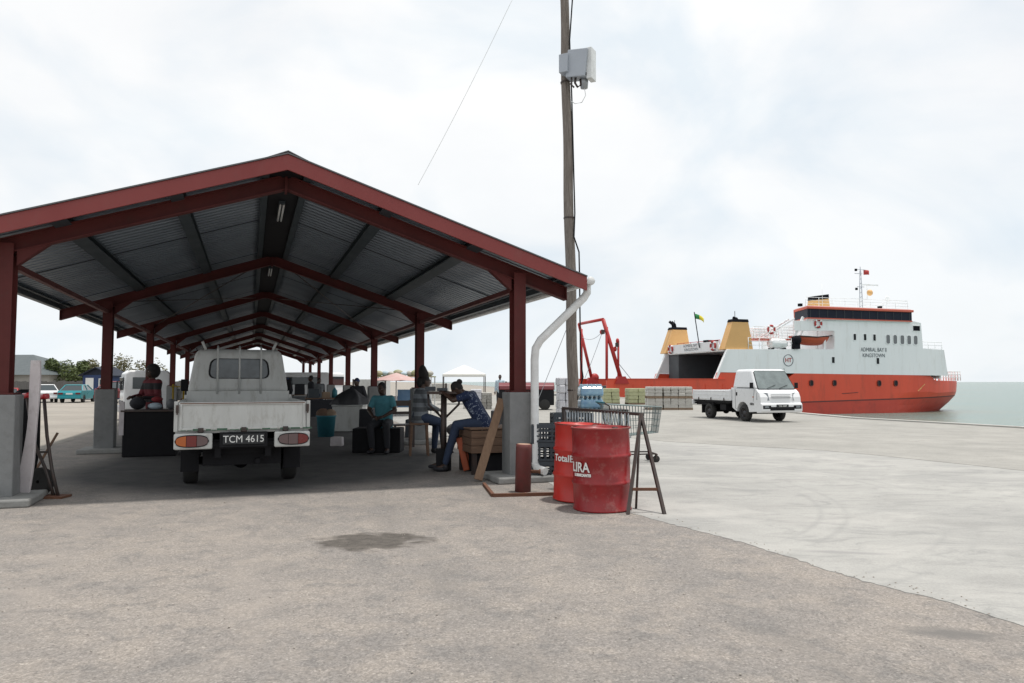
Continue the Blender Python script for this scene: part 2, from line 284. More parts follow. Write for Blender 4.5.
SA=.337
def SH(u,v,z=0): return Vector((-5.94+u*math.cos(SA)-v*math.sin(SA),8.7+u*math.sin(SA)+v*math.cos(SA),z))
def ground_mat(name,kind):
    m=bpy.data.materials.new(name); m.use_nodes=True; n=m.node_tree.nodes; k=m.node_tree.links.new; b=n['Principled BSDF']
    t=n.new('ShaderNodeTexCoord')
    def noi(s,d=8,r=.6,dist=0,vec=None):
        z=n.new('ShaderNodeTexNoise'); z.inputs['Scale'].default_value=s; z.inputs['Detail'].default_value=d; z.inputs['Roughness'].default_value=r; z.inputs['Distortion'].default_value=dist; k(vec or t.outputs['Object'],z.inputs[0]); return z.outputs[0]
    def ramp(i,stops):
        r=n.new('ShaderNodeValToRGB'); e=r.color_ramp.elements
        while len(e)<len(stops): e.new(.5)
        for q,(p,c) in zip(e,stops): q.position=p; q.color=lin(c) if not isinstance(c,(int,float)) else (c,c,c,1)
        k(i,r.inputs[0]); return r.outputs[0]
    def mx(f,a,c,mode='MIX'):
        x=n.new('ShaderNodeMix'); x.data_type='RGBA'; x.blend_type=mode
        if isinstance(f,(int,float)): x.inputs[0].default_value=f
        else: k(f,x.inputs[0])
        for i,q in ((6,a),(7,c)):
            if isinstance(q,tuple): x.inputs[i].default_value=lin(q)
            else: k(q,x.inputs[i])
        return x.outputs[2]
    def blob(cx,cy,sx,sy,rot,r0,r1,dist=.35,ns=1.2):
        mpn=n.new('ShaderNodeMapping'); mpn.vector_type='TEXTURE'; mpn.inputs['Location'].default_value=(cx,cy,0); mpn.inputs['Rotation'].default_value=(0,0,rot); mpn.inputs['Scale'].default_value=(sx,sy,1)
        k(t.outputs['Object'],mpn.inputs[0])
        zz=n.new('ShaderNodeTexNoise'); zz.inputs['Scale'].default_value=ns; zz.inputs['Detail'].default_value=6; k(mpn.outputs[0],zz.inputs[0])
        va=n.new('ShaderNodeVectorMath'); va.operation='LENGTH'; k(mpn.outputs[0],va.inputs[0])
        a=n.new('ShaderNodeMath'); a.operation='MULTIPLY_ADD'; k(zz.outputs[0],a.inputs[0]); a.inputs[1].default_value=dist*2; k(va.outputs['Value'],a.inputs[2])
        s=n.new('ShaderNodeMath'); s.operation='SUBTRACT'; k(a.outputs[0],s.inputs[0]); s.inputs[1].default_value=dist
        return ramp(s.outputs[0],[(r0,1.),(r1,0.)])
    if kind=='asphalt':
        base=ramp(noi(.55,9,.62),[(.34,(.205,.190,.178)),(.5,(.240,.218,.199)),(.66,(.282,.252,.225))])
        base=mx(ramp(noi(2.6,8,.7),[(.47,0.),(.60,.65)]),base,(.30,.265,.232))
        base=mx(ramp(noi(3.4,7,.7,.6),[(.52,0.),(.62,.5)]),base,(.155,.148,.142))
        vo=n.new('ShaderNodeTexVoronoi'); vo.inputs['Scale'].default_value=85; k(t.outputs['Object'],vo.inputs[0])
        sp=ramp(vo.outputs['Color'],[(.10,.45),(.32,.85),(.6,1.),(.9,1.6)]); base=mx(.48,base,sp,'MULTIPLY')
        v3=n.new('ShaderNodeTexVoronoi'); v3.inputs['Scale'].default_value=33; k(t.outputs['Object'],v3.inputs[0]); base=mx(.22,base,ramp(v3.outputs['Color'],[(.1,.6),(.4,1.),(.75,1.),(.95,1.5)]),'MULTIPLY')
        base=mx(.38,base,ramp(noi(30,7,.8),[(.36,.62),(.5,1.),(.64,1.4)]),'MULTIPLY')
        sp2=ramp(noi(95,3,.7),[(.33,.7),(.5,1.),(.68,1.35)]); base=mx(.6,base,sp2,'MULTIPLY')
        sh_=n.new('ShaderNodeMapping'); sh_.inputs['Rotation'].default_value=(0,0,-.337); k(t.outputs['Object'],sh_.inputs[0]); sx_=n.new('ShaderNodeSeparateXYZ'); k(sh_.outputs[0],sx_.inputs[0])
        dn=noi(.35,4,.5)
        def track(u_,wd,amt,col):
            a=n.new('ShaderNodeMath'); a.operation='MULTIPLY_ADD'; k(dn,a.inputs[0]); a.inputs[1].default_value=1.1; k(sx_.outputs[0],a.inputs[2])
            b2=n.new('ShaderNodeMath'); b2.operation='SUBTRACT'; k(a.outputs[0],b2.inputs[0]); b2.inputs[1].default_value=u_
            c2=n.new('ShaderNodeMath'); c2.operation='ABSOLUTE'; k(b2.outputs[0],c2.inputs[0])
            return mx(mx(1.,ramp(c2.outputs[0],[(0.,amt),(wd,0.)]),ramp(noi(1.3,7,.7),[(.40,0.),(.6,1.)]),'MULTIPLY'),base,col)
        for u_ in (-.9,.55): base=track(u_,.34,.55,(.31,.275,.245))
        for u_ in (1.9,3.3): base=track(u_,.26,.5,(.155,.146,.138))
        # scattered pale chips
        v2=n.new('ShaderNodeTexVoronoi'); v2.inputs['Scale'].default_value=9; k(t.outputs['Object'],v2.inputs[0])
        base=mx(ramp(v2.outputs['Distance'],[(.045,.6),(.07,0.)]),base,(.5,.47,.43))
        p=G(372,541); base=mx(blob(p.x,p.y,.60,.42,.1,.62,.92,.8,2.6),base,mx(ramp(noi(9,6,.7),[(.4,0.),(.65,1.)]),(.075,.066,.058),(.13,.115,.10)))
        p=G(955,634); base=mx(blob(p.x,p.y,.36,.13,-.25,.3,1.2,.6,2.5),base,(.16,.15,.14))
        # shade under the shed roof, painted in as a darker ground colour
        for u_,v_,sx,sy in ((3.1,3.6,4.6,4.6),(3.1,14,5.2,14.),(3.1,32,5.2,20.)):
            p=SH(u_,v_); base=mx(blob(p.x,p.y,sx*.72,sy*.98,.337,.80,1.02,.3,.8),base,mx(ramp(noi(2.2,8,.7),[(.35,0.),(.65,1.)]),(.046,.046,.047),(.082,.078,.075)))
        bh=.6; bs=55; rough=.92
    elif kind=='concrete':
        mpp=n.new('ShaderNodeMapping'); mpp.inputs['Rotation'].default_value=(0,0,.5); mpp.inputs['Scale'].default_value=(.6,1.25,1); k(t.outputs['Object'],mpp.inputs[0])
        base=ramp(noi(.5,8,.6),[(.35,(.285,.281,.268)),(.6,(.355,.348,.328))])
        base=mx(ramp(noi(1.2,9,.7,.3,mpp.outputs[0]),[(.48,0.),(.7,.6)]),base,(.245,.24,.228))
        base=mx(ramp(noi(.9,7,.6,.2,mpp.outputs[0]),[(.5,0.),(.72,.5)]),base,(.40,.39,.365))
        base=mx(ramp(noi(2.8,9,.75),[(.55,0.),(.75,.35)]),base,(.28,.275,.26))
        base=mx(.35,base,ramp(noi(60,4,.7),[(.35,.72),(.65,1.25)]),'MULTIPLY')
        m3=n.new('ShaderNodeMapping'); m3.inputs['Rotation'].default_value=(0,0,-.25); m3.inputs['Scale'].default_value=(.9,1.9,1); k(t.outputs['Object'],m3.inputs[0])
        base=mx(ramp(noi(1.6,9,.75,1.2,m3.outputs[0]),[(.50,0.),(.62,.55)]),base,(.215,.215,.208))
        base=mx(ramp(noi(.55,8,.7,.8,m3.outputs[0]),[(.52,0.),(.66,.6)]),base,(.425,.41,.385))
        def arcmark(cx,cy,rad,wd,amt):
            va=n.new('ShaderNodeVectorMath'); va.operation='DISTANCE'; k(t.outputs['Object'],va.inputs[0]); va.inputs[1].default_value=(cx,cy,0)
            a=n.new('ShaderNodeMath'); a.operation='SUBTRACT'; k(va.outputs['Value'],a.inputs[0]); a.inputs[1].default_value=rad
            b2=n.new('ShaderNodeMath'); b2.operation='ABSOLUTE'; k(a.outputs[0],b2.inputs[0]); rr_=ramp(b2.outputs[0],[(0.,amt),(wd,0.)])
            q=mx(1.,rr_,ramp(noi(.45,3,.5),[(.48,0.),(.6,1.)]),'MULTIPLY'); return q
        for cx,cy,rad in ((-.6,9.6,4.2),(-.6,9.6,4.45),(-.4,9.9,5.3),(-.4,9.9,5.55),(15,16,8.6),(15,16,8.9),(15,16,10.2)): base=mx(arcmark(cx,cy,rad,.05,.38),base,(.23,.23,.222))
        for px,py,sx,sy,ro in ((845,553,.5,.07,-.2),(840,452,1.2,.16,0),(790,480,.4,.06,.1)):
            p=G(px,py); base=mx(blob(p.x,p.y,sx,sy,ro,.3,1.1,.4,2),base,(.27,.265,.255))
        bh=.35; bs=30; rough=.85
    elif kind=='old':
        base=ramp(noi(.7,9,.65),[(.35,(.255,.248,.228)),(.65,(.33,.318,.292))])
        base=mx(ramp(noi(2.2,9,.7),[(.5,0.),(.72,.5)]),base,(.21,.20,.185))
        base=mx(.4,base,ramp(noi(40,4,.7),[(.35,.7),(.65,1.25)]),'MULTIPLY')
        bh=.3; bs=20; rough=.9
    else:
        base=ramp(noi(.25,9,.65),[(.35,(.235,.214,.186)),(.65,(.33,.298,.258))])
        base=mx(ramp(noi(.9,9,.7),[(.5,0.),(.7,.6)]),base,(.26,.245,.225))
        base=mx(.5,base,ramp(noi(30,4,.7),[(.35,.7),(.65,1.25)]),'MULTIPLY')
        bh=.4; bs=12; rough=.95
    k(base,b.inputs['Base Color']); b.inputs['Roughness'].default_value=rough
    bp=n.new('ShaderNodeBump'); bp.inputs['Strength'].default_value=bh; bp.inputs['Distance'].default_value=.022
    k(noi(bs,5,.7),bp.inputs['Height']); k(bp.outputs[0],b.inputs['Normal'])
    return m
# ---------------------------------------------------------------- ground, quay, water
def sheet(name,pts,z,m,depth=.02):
    mb=MB()
    if depth: mb.prism([(p[0],p[1]) for p in pts],'z',z-depth,z)
    else: mb.add([(p[0],p[1],z) for p in pts],[tuple(t) for t in tessellate_polygon([[Vector((p[0],p[1],0)) for p in pts]])])
    o=mb.build(name,m); tag(o,kind='structure'); return o
def jag(pts,step=.25,amp=.05,seed=1):
    rnd=random.Random(seed); out=[]
    for a,b in zip(pts[:-1],pts[1:]):
        a=Vector(a[:2]); b=Vector(b[:2]); n=max(1,min(160,int((b-a).length/step))); t=(b-a).normalized() if (b-a).length else Vector((1,0)); q=Vector((-t.y,t.x))
        for i in range(n):
            p=a.lerp(b,i/n); out.append(p+q*(amp*(noise.noise(Vector((p.x*1.3,p.y*1.3,seed)))*2+rnd.uniform(-.25,.25))))
    out.append(Vector(pts[-1][:2])); return out
edge=[Vector((19.5,2,0)),Vector((18.0,10,0)),G(1100,433.2),G(1024,428),G(930,422.6),G(860,418.7),G(815,414.6),Vector((11.5,45,0)),Vector((9.4,68,0)),Vector((8.6,90,0)),Vector((-60,700,0)),Vector((-900,6000,0))]
land=[(p.x,p.y) for p in edge]+[(-6000,6000),(-6000,-60),(25,-60)]
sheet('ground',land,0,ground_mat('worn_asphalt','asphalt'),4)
near=[SH(8.1,44),SH(7.6,20),SH(7.3,6),SH(7.2,1.2),G(560,489),G(600,505),G(629,513),G(660,520.5),G(700,533),G(760,548),G(811,562),G(904,593),G(1024,626),G(1150,668),Vector((9,.5,0)),Vector((15,-6,0))]
joint=[G(1500,520),G(1024,471),G(911,459),G(828,451),G(740,446),G(664,441.5),G(610,436)]
ap=jag(near,.05,.075,3)
edge_in=[e for e in edge[:10]]
apron=ap+[Vector((19.3,-6)),Vector((19.4,2))]+[Vector(e[:2])+Vector((-.35,0)) for e in edge_in[1:]]+[Vector((5,90))]
sheet('concrete_apron',apron,.004,ground_mat('pale_concrete','concrete'))
q=[Vector(p[:2]) for p in joint]
qj=jag([(p.x,p.y) for p in q],.2,.03,5)
qd=qj+[SH(8.6,20).to_2d(),SH(8.6,44).to_2d(),Vector((5.6,88))]+[Vector(e[:2])+Vector((-.36,0)) for e in reversed(edge_in[1:10])]
sheet('quay_pavement',qd,.008,ground_mat('old_concrete','old'))
# quay coping: a real raised kerb strip
mb=MB()
for a,b in zip(edge_in[1:9],edge_in[2:10]):
    a=Vector((a.x,a.y,0)); b=Vector((b.x,b.y,0)); t=(b-a).normalized(); nn=Vector((t.y,-t.x,0))*-1
    if nn.x>0: nn=-nn
    vs=[a,b,b+nn*.36,a+nn*.36]; mb.add(vs+[v+Vector((0,0,.05)) for v in vs],[(0,1,5,4),(1,2,6,5),(2,3,7,6),(3,0,4,7),(4,5,6,7)])
tag(mb.build('quay_coping',mat('coping_concrete',(.42,.41,.385),.85,0,(.30,.29,.27),1.5,.8)),kind='structure')
yard=[SH(-1.5,1.5),SH(-1.35,8),SH(-1.3,20),SH(-1.2,46),SH(7.5,47),SH(8.0,47),Vector((4,90,0)),Vector((-60,695,0)),Vector((-900,5900,0)),Vector((-5900,5900,0)),Vector((-5900,8,0)),Vector((-16,11,0)),Vector((-9.5,10.6,0))]
sheet('sandy_yard',jag([(p.x,p.y) for p in yard]+[(yard[0].x,yard[0].y)],.3,.12,8)[:-1],.004,ground_mat('sandy_gravel','sand'))
wm=bpy.data.materials.new('sea_water'); wm.use_nodes=True; n=wm.node_tree.nodes; k=wm.node_tree.links.new; b=n['Principled BSDF']
b.inputs['Base Color'].default_value=(.13,.185,.16,1); b.inputs['Roughness'].default_value=.22; b.inputs['IOR'].default_value=1.33
t=n.new('ShaderNodeTexCoord'); mpn=n.new('ShaderNodeMapping'); mpn.inputs['Scale'].default_value=(.5,1.2,1); k(t.outputs['Object'],mpn.inputs[0])
z=n.new('ShaderNodeTexNoise'); z.inputs['Scale'].default_value=1.1; z.inputs['Detail'].default_value=6; z.inputs['Roughness'].default_value=.6; k(mpn.outputs[0],z.inputs[0])
bp=n.new('ShaderNodeBump'); bp.inputs['Strength'].default_value=.8; bp.inputs['Distance'].default_value=.35; k(z.outputs[0],bp.inputs['Height']); k(bp.outputs[0],b.inputs['Normal'])
z2=n.new('ShaderNodeTexNoise'); z2.inputs['Scale'].default_value=.06; z2.inputs['Detail'].default_value=4; k(mpn.outputs[0],z2.inputs[0])
r=n.new('ShaderNodeValToRGB'); r.color_ramp.elements[0].position=.35; r.color_ramp.elements[1].position=.7; r.color_ramp.elements[0].color=(.15,.19,.155,1); r.color_ramp.elements[1].color=(.11,.19,.18,1); k(z2.outputs[0],r.inputs[0]); k(r.outputs[0],b.inputs['Base Color'])
mb=MB(); mb.add([(-2000,-500,-2),(12000,-500,-2),(12000,14000,-2),(-8000,14000,-2)],[(0,1,2,3)]); tag(mb.build('water',wm),kind='structure')

# ---------------------------------------------------------------- the shed
NF=8; SP=6.67; UW=6.38; UC=3.126; SLO=.330; ZA=3.93
def zr(u,base): return base-SLO*abs(u-UC)      # roof line height at u for apex height base
shed=empty('market_shed',SH(0,0),SA,'long open shed with red steel frame and low pitched corrugated roof','shed')
fz=ZA; UL,UR=-1.0,7.25
VE=(NF-1)*SP+.45; V0=-.45
for i in range(NF):
    v=i*SP
    for u in (0,UW):
        zt=zr(u,fz)+.12
        c=MB(); c.box((u,v,(1.25+zt)/2),(.012,.186,zt-1.25)); 
        for s in (-1,1): c.box((u,v+s*.1,(1.25+zt)/2),(.178,.014,zt-1.25))
        c.box((u,v,1.262),(.30,.30,.02))
        # web facing the long side
        c.build('steel_column',M['red_steel'],shed)
        p=MB(); p.box((u,v,.665),(.36,.36,1.17)); p.build('concrete_pillar',M['conc_col'],shed,.015)
        p=MB(); p.box((u+(.0 if u==0 else -.02),v-.05,.045),(.84,.85,.09)); p.build('plinth',M['conc_slab'],shed,.02)
    # rafter: I section, two slopes
    rf=MB()
    for ua,ub in ((UL+.15,UC),(UC,UR-.12)):
        za,zb=zr(ua,fz),zr(ub,fz)
        for dz0,dz1,w_ in ((0,.016,.12),(.184,.2,.12),(.016,.184,.014)):
            P=[(ua,za+dz0),(ub,zb+dz0),(ub,zb+dz1),(ua,za+dz1)]; rf.prism(P,'y',v-w_/2,v+w_/2)
    for ue in (UL+.15,UR-.12): rf.box((ue,v,zr(ue,fz)+.1),(.014,.12,.2))
    # haunches beside the columns
    for u,s in ((0,1),(UW,-1)):
        u0=u+s*.11; P=[(u0,zr(u0,fz)-.17),(u0+s*.34,zr(u0+s*.34,fz)),(u0,zr(u0,fz))]; rf.prism(P,'y',v-.05,v+.05)
    for du in (-.008,.008): rf.box((UC+du,v,fz+.085),(.014,.14,.25))
    for du in (-.55,.55): rf.box((UC+du*.0,v,fz+.0),(.01,.01,.01)) if False else None
    rf.build('rafter',M['red_steel'],shed)
# purlins (Z/C section seen as deep dark members), continuous
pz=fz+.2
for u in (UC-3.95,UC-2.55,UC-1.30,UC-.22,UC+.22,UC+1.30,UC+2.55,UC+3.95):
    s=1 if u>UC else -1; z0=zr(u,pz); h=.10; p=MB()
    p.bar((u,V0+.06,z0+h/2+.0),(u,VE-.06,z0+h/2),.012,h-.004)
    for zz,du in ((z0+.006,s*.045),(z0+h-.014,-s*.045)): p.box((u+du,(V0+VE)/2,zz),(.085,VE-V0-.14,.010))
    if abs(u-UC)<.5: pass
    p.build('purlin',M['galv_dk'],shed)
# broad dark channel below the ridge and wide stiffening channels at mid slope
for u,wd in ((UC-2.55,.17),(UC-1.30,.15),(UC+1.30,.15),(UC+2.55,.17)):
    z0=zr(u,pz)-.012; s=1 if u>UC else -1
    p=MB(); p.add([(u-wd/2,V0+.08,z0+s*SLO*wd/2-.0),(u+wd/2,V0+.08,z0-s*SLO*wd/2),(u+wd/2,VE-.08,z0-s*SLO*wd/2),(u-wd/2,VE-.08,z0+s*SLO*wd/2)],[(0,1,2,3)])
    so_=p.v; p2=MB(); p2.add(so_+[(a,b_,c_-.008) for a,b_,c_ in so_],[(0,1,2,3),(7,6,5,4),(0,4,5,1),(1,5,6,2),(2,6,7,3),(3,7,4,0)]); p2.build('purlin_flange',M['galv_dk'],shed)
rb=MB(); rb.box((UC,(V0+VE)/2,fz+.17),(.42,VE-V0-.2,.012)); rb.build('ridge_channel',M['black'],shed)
# longitudinal tie tubes between column heads, red
for u in (0.0,UW):
    t_=MB(); zz=zr(u,fz)-.10
    t_.box((u+(.0),(NF-1)*SP/2,zz),(.07,(NF-1)*SP,.07)); t_.build('tie_beam',M['red_steel'],shed)
# wind bracing rods in second bay
for (u0,v0,u1,v1) in ((UC-3.0,SP,UC-.3,2*SP),(UC-.3,SP,UC-3.0,2*SP),(UC+3.0,SP,UC+.3,2*SP),(UC+.3,SP,UC+3.0,2*SP)):
    t_=MB(); t_.tube([(u0,v0,zr(u0,fz)+.08),(u1,v1,zr(u1,fz)+.08)],.011,6); t_.build('bracing_rod',M['dark_steel'],shed)
# corrugated sheeting: real trapezoid ribs running down the slope, one part per sheet run
sz=fz+.305
def sheetrun(ua,ub,v0,v1,dz):
    mb=MB(); pr=.19; prof=[]; v=v0
    while v<v1:
        for dv,h in ((0,0),(.062,0),(.080,.036),(.120,.036),(.138,0)): 
            if v+dv<v1: prof.append((v+dv,h))
        v+=pr
    prof.append((v1,0)); vs=[];n=len(prof)
    for u in (ua,ub):
        for (vv,h) in prof: vs.append((u,vv,zr(u,sz)+h+dz))
    mb.add(vs,[(i,i+1,n+i+1,n+i) for i in range(n-1)]); return mb
k_=0; v=V0
while v<VE-.1:
    v1=min(v+3.42,VE)
    for ua,ub in ((UL,UC-.02),(UC+.02,UR)):
        o=sheetrun(ua,ub,v,v1+.03 if v1<VE else v1,.004*(k_%2)).build('roof_sheet',M['galv'],shed,fix=False)
    v=v1; k_+=1
for vv in [V0+3.42*i for i in range(1,14)]:        # lap seams: dark sealing strip under each lap
    if vv>VE-.3: break
    for ua,ub in ((UL+.05,UC-.3),(UC+.3,UR-.05)):
        s_=MB(); P=[(ua,zr(ua,sz)-.010),(ub,zr(ub,sz)-.010),(ub,zr(ub,sz)-.004),(ua,zr(ua,sz)-.004)]; s_.prism(P,'y',vv-.014,vv+.014); s_.build('sheet_lap',M['black'],shed)
for s,ue in ((-1,UL-.02),(1,UR+.02)):              # fascia boards front and back, verge and ridge flashings
    for vv in (V0-.03,VE):
        f=MB(); P=[(UC,zr(UC,sz)+.038-.195),(ue,zr(ue,sz)+.038-.195),(ue,zr(ue,sz)+.038),(UC,zr(UC,sz)+.038)]; f.prism(P,'y',vv,vv+.03); f.build('fascia',M['fascia_red'],shed)
        g=MB(); P=[(UC,zr(UC,sz)+.041),(ue,zr(ue,sz)+.041),(ue,zr(ue,sz)+.058),(UC,zr(UC,sz)+.058)]; g.prism(P,'y',vv-.02,vv+.14); g.build('verge_flashing',M['roof_top'],shed)
rc=MB(); P=[(UC-.28,zr(UC-.28,sz)+.055),(UC,zr(UC,sz)+.085),(UC+.28,zr(UC+.28,sz)+.055),(UC+.28,zr(UC+.28,sz)+.045),(UC,zr(UC,sz)+.072),(UC-.28,zr(UC-.28,sz)+.045)]
rc.prism(P,'y',V0-.05,VE+.04); rc.build('ridge_cap',M['roof_top'],shed)
# eave gutter on the right and its downpipe
def gutter(u,s):
    g=MB(); n=8; vs=[]; z0=zr(u,sz)-.01
    for vv in (V0-.02,VE):
        for rr in (.075,.066):
            for i in range(n+1):
                a=PI+PI*i/n; vs.append((u+s*.08+rr*math.cos(a),vv,z0+rr*math.sin(a)))
    q=n+1; fs=[]
    for i in range(n): fs+= [(i,i+1,2*q+i+1,2*q+i),(q+i+1,q+i,3*q+i,3*q+i+1)]
    for e in (0,2*q): fs+=[(e+i,e+i+1,e+q+i+1,e+q+i) for i in range(n)]
    fs+=[(0,q,3*q,2*q),(n,q+n,3*q+n,2*q+n)]
    g.add(vs,fs); return g
gutter(UR,1).build('gutter',M['pvc'],shed)
ug=UR+.08; zg=zr(UR,sz)-.08
dp=MB(); dp.tube([(ug,V0+.10,zg+.02),(ug,V0+.10,zg-.10),(ug-.04,V0+.12,zg-.17),(UW+.25,V0+.18,zg-.80),(UW+.18,V0+.19,zg-.92),(UW+.165,V0+.19,zg-1.08),(UW+.165,V0+.19,.26),(UW+.18,V0+.14,.18),(UW+.25,V0+.0,.15)],.058,14)
dp.tube([(ug,V0+.10,zg-.06),(ug,V0+.10,zg+.06)],[.055,.062],14)
dp.build('downpipe',M['pvc'],shed)
e_=MB(); e_.lathe([(.035,-.01),(.056,-.01),(.06,0),(.056,.012),(0,.012)],16,(ug,V0-.03,zg+.06),Matrix.Rotation(PI/2,3,'X')); e_.build('gutter_end_cap',M['pvc'],shed)
# fluorescent fittings under the ridge
for vv in (1.9,8.6):
    lf=MB(); lf.box((UC,vv,fz+.135),(.09,1.25,.045)); lf.build('light_fitting',M['galv_dk'],shed)
    for du in (-.025,.025):
        tb=MB(); tb.tube([(UC+du,vv-.58,fz+.098),(UC+du,vv+.58,fz+.098)],.013,8); tb.build('lamp_tube',M['pvc'],shed)

# ---------------------------------------------------------------- light trucks (y forward, x right, origin at rear centre)
def arc(cy,cz,r,a0,a1,n=10): return [(cy+r*math.cos(R(a0+(a1-a0)*i/n)),cz+r*math.sin(R(a0+(a1-a0)*i/n))) for i in range(n+1)]
def wheel(root,x,y,r=.31,wd=.19,name='wheel',side=1,rim='rim'):
    Mx=Matrix.Rotation(PI/2,3,'Y')
    w_=MB(); w_.lathe([(r*.6,-wd/2),(r*.93,-wd/2),(r,-wd*.36),(r,wd*.36),(r*.93,wd/2),(r*.6,wd/2)],28,(x,y,r),Mx); o=w_.build('wheel',M['rubber'],root)
    h=MB(); e=wd/2*side; h.lathe([(r*.62,e*.9),(r*.60,e*.55),(r*.34,e*.35),(r*.28,e*.8),(.001,e*.82)],24,(x,y,r),Mx); h.build('rim',M[rim],o)
    hb=MB(); 
    for k in range(6):
        a=k*PI/3; hb.ball((x+e*.72,y+r*.42*math.cos(a),r+r*.42*math.sin(a)),.028,6,4)
    hb.build('wheel_nuts',M['dark_steel'],o)
    return o
def light_truck(name,loc,rz,label,paint,worn=False,rack=False,plate='TCM 4615',group=None):
    T=empty(name,loc,rz,label,'pickup truck',group); P=M[paint]
    fy,ry=3.62,1.12; hwL=.85
    # chassis
    c=MB()
    for s in (-1,1): c.bar((s*.33,.1,.50),(s*.33,4.5,.46),.08,.14)
    for y in (.3,1.1,1.9,2.7): c.box((0,y,.5),(.64,.08,.08))
    c.tube([(-.7,ry,.31),(.7,ry,.31)],.05,10); c.ball((0,ry,.31),.13,12,8)
    c.tube([(-.7,fy,.31),(.7,fy,.31)],.04,8); c.box((-.62,2.2,.47),(.30,.55,.26)); c.box((.60,2.1,.48),(.28,.42,.22))
    c.tube([(.2,.2,.36),(.2,2.8,.36)],.035,8)
    for s in (-1,1): c.box((s*.80,1.45,.715),(.05,2.8,.09)); c.box((s*.55,1.9,.66),(.3,1.2,.12))
    c.box((0,.62,.42),(1.05,.6,.22)); c.box((0,.75,.60),(1.5,1.3,.12))  # black filler boxes added to deepen the shade under the bed
    c.build('chassis',M['black'],T)
    for s in (-1,1):
        wheel(T,s*.70,ry,.31,.20,side=s); wheel(T,s*.72,fy,.31,.19,side=s)
    # cab lower body with wheel arches cut into the side profile
    y0=2.92
    prof=[(y0,.50),(y0,1.22),(4.50,1.20),(4.66,1.08),(4.74,.92),(4.77,.62),(4.72,.40),(4.05,.36)]+arc(fy,.33,.40,4,176,12)+[(3.12,.40)]
    b=MB(); b.prism(prof,'x',-hwL,hwL); body=b.build('cab',P,T,.035,seg=3)
    # upper cab: shell with taper
    def up(nm,yb0,yb1,yt0,yt1,zb,zt,wb,wt,m):
        q=MB(); q.add([(-wb,yb0,zb),(wb,yb0,zb),(wb,yb1,zb),(-wb,yb1,zb),(-wt,yt0,zt),(wt,yt0,zt),(wt,yt1,zt),(-wt,yt1,zt)],[(3,2,1,0),(4,5,6,7),(0,1,5,4),(1,2,6,5),(2,3,7,6),(3,0,4,7)]); return q
    gb=up('',2.921,4.53,2.98,4.02,1.19,1.94,.855,.72,None); go=gb.build('cab_roof',P,T,.11,seg=5)
    # glass panels 3 mm proud of the tapered faces
    def face(p00,p10,p11,p01,nm,m,off,ins=(0,0,0,0),rnd=.07,fr=None):
        p00,p10,p11,p01=map(Vector,(p00,p10,p11,p01)); nrm=(p10-p00).cross(p01-p00).normalized(); l,r_,bt,tp=ins
        def pt(u,v): return (p00*(1-u)+p10*u)*(1-v)+(p01*(1-u)+p11*u)*v
        wd=(p10-p00).length; ht=(p01-p00).length; pts=[]
        u0,u1,v0_,v1_=l,1-r_,bt,1-tp; ru=rnd/wd; rv=rnd/ht
        for cu,cv,a0 in ((u1-ru,v0_+rv,-90),(u1-ru,v1_-rv,0),(u0+ru,v1_-rv,90),(u0+ru,v0_+rv,180)):
            for i in range(5):
                a=R(a0+22.5*i); pts.append(pt(cu+ru*math.cos(a),cv+rv*math.sin(a)))
        n=len(pts); q=MB(); q.add([p+nrm*off for p in pts]+[p-nrm*.03 for p in pts],[tuple(range(n))]+[(i,i+n,(i+1)%n+n,(i+1)%n) for i in range(n)])
        o=q.build(nm,m,T)
        if fr:
            q=MB(); cen=sum(pts,Vector())/n; ou=[cen+(p-cen)*(1+fr) for p in pts]; inn=[cen+(p-cen)*(1-fr*.3) for p in pts]
            q.add([p+nrm*(off+.004) for p in inn]+[p+nrm*(off+.002) for p in ou]+[p-nrm*.02 for p in ou],[(i,(i+1)%n,(i+1)%n+n,i+n) for i in range(n)]+[(i+n,(i+1)%n+n,(i+1)%n+2*n,i+2*n) for i in range(n)])
            q.build('window_seal',M['black'],o)
        return o
    B=dict(zb=1.19,zt=1.94)
    face((-.845,2.921,1.19),(.845,2.921,1.19),(.70,2.98,1.94),(-.70,2.98,1.94),'rear_window',M['rearglass'],.006,(.185,.185,.36,.22),.11,.05)
    face((.845,4.53,1.19),(-.845,4.53,1.19),(-.70,4.02,1.94),(.70,4.02,1.94),'windscreen',M['windscreen'],.006,(.035,.035,.03,.09),.07,.02)
    for s in (-1,1):
        a=[(s*.845,2.921,1.19),(s*.845,4.53,1.19),(s*.70,4.02,1.94),(s*.70,2.98,1.94)]
        if s<0: a=[a[1],a[0],a[3],a[2]]
        ins=(.22,.10,.04,.15) if s>0 else (.10,.22,.04,.15)
        # door glass shaped to lean with the pillar
        yb0,yb1,yt0,yt1=3.22,4.34,3.26,3.93
        def P3(y,z): 
            f=(z-1.19)/.75; return Vector((s*(.845-.145*f),y,z))
        pts=[P3(yb0,1.24),P3(yb1,1.24),P3(yt1+.02,1.83),P3(yt0,1.83)]
        nn=Vector((s*.98,0,.19)).normalized(); q=MB(); q.add([p+nn*.006 for p in pts]+[p-nn*.02 for p in pts],[(0,1,2,3)]+[(i,i+4,(i+1)%4+4,(i+1)%4) for i in range(4)]); q.build('side_window',M['glass'],T,.01)
        # door: gap lines and handle
        d=MB(); x=s*.853
        for pa,pb in (((x,3.14,.48),(x,3.14,1.20)),((x,4.30,.75),(x,4.38,1.20)),((x,3.14,.47),(x,3.24,.47))): d.bar(pa,pb,.008,.008)
        dd=d.build('door_gap',M['black'],T); hd=MB(); hd.box((s*.865,3.24,1.02),(.03,.05,.13)); hd.build('door_handle',M['black'],T,.008)
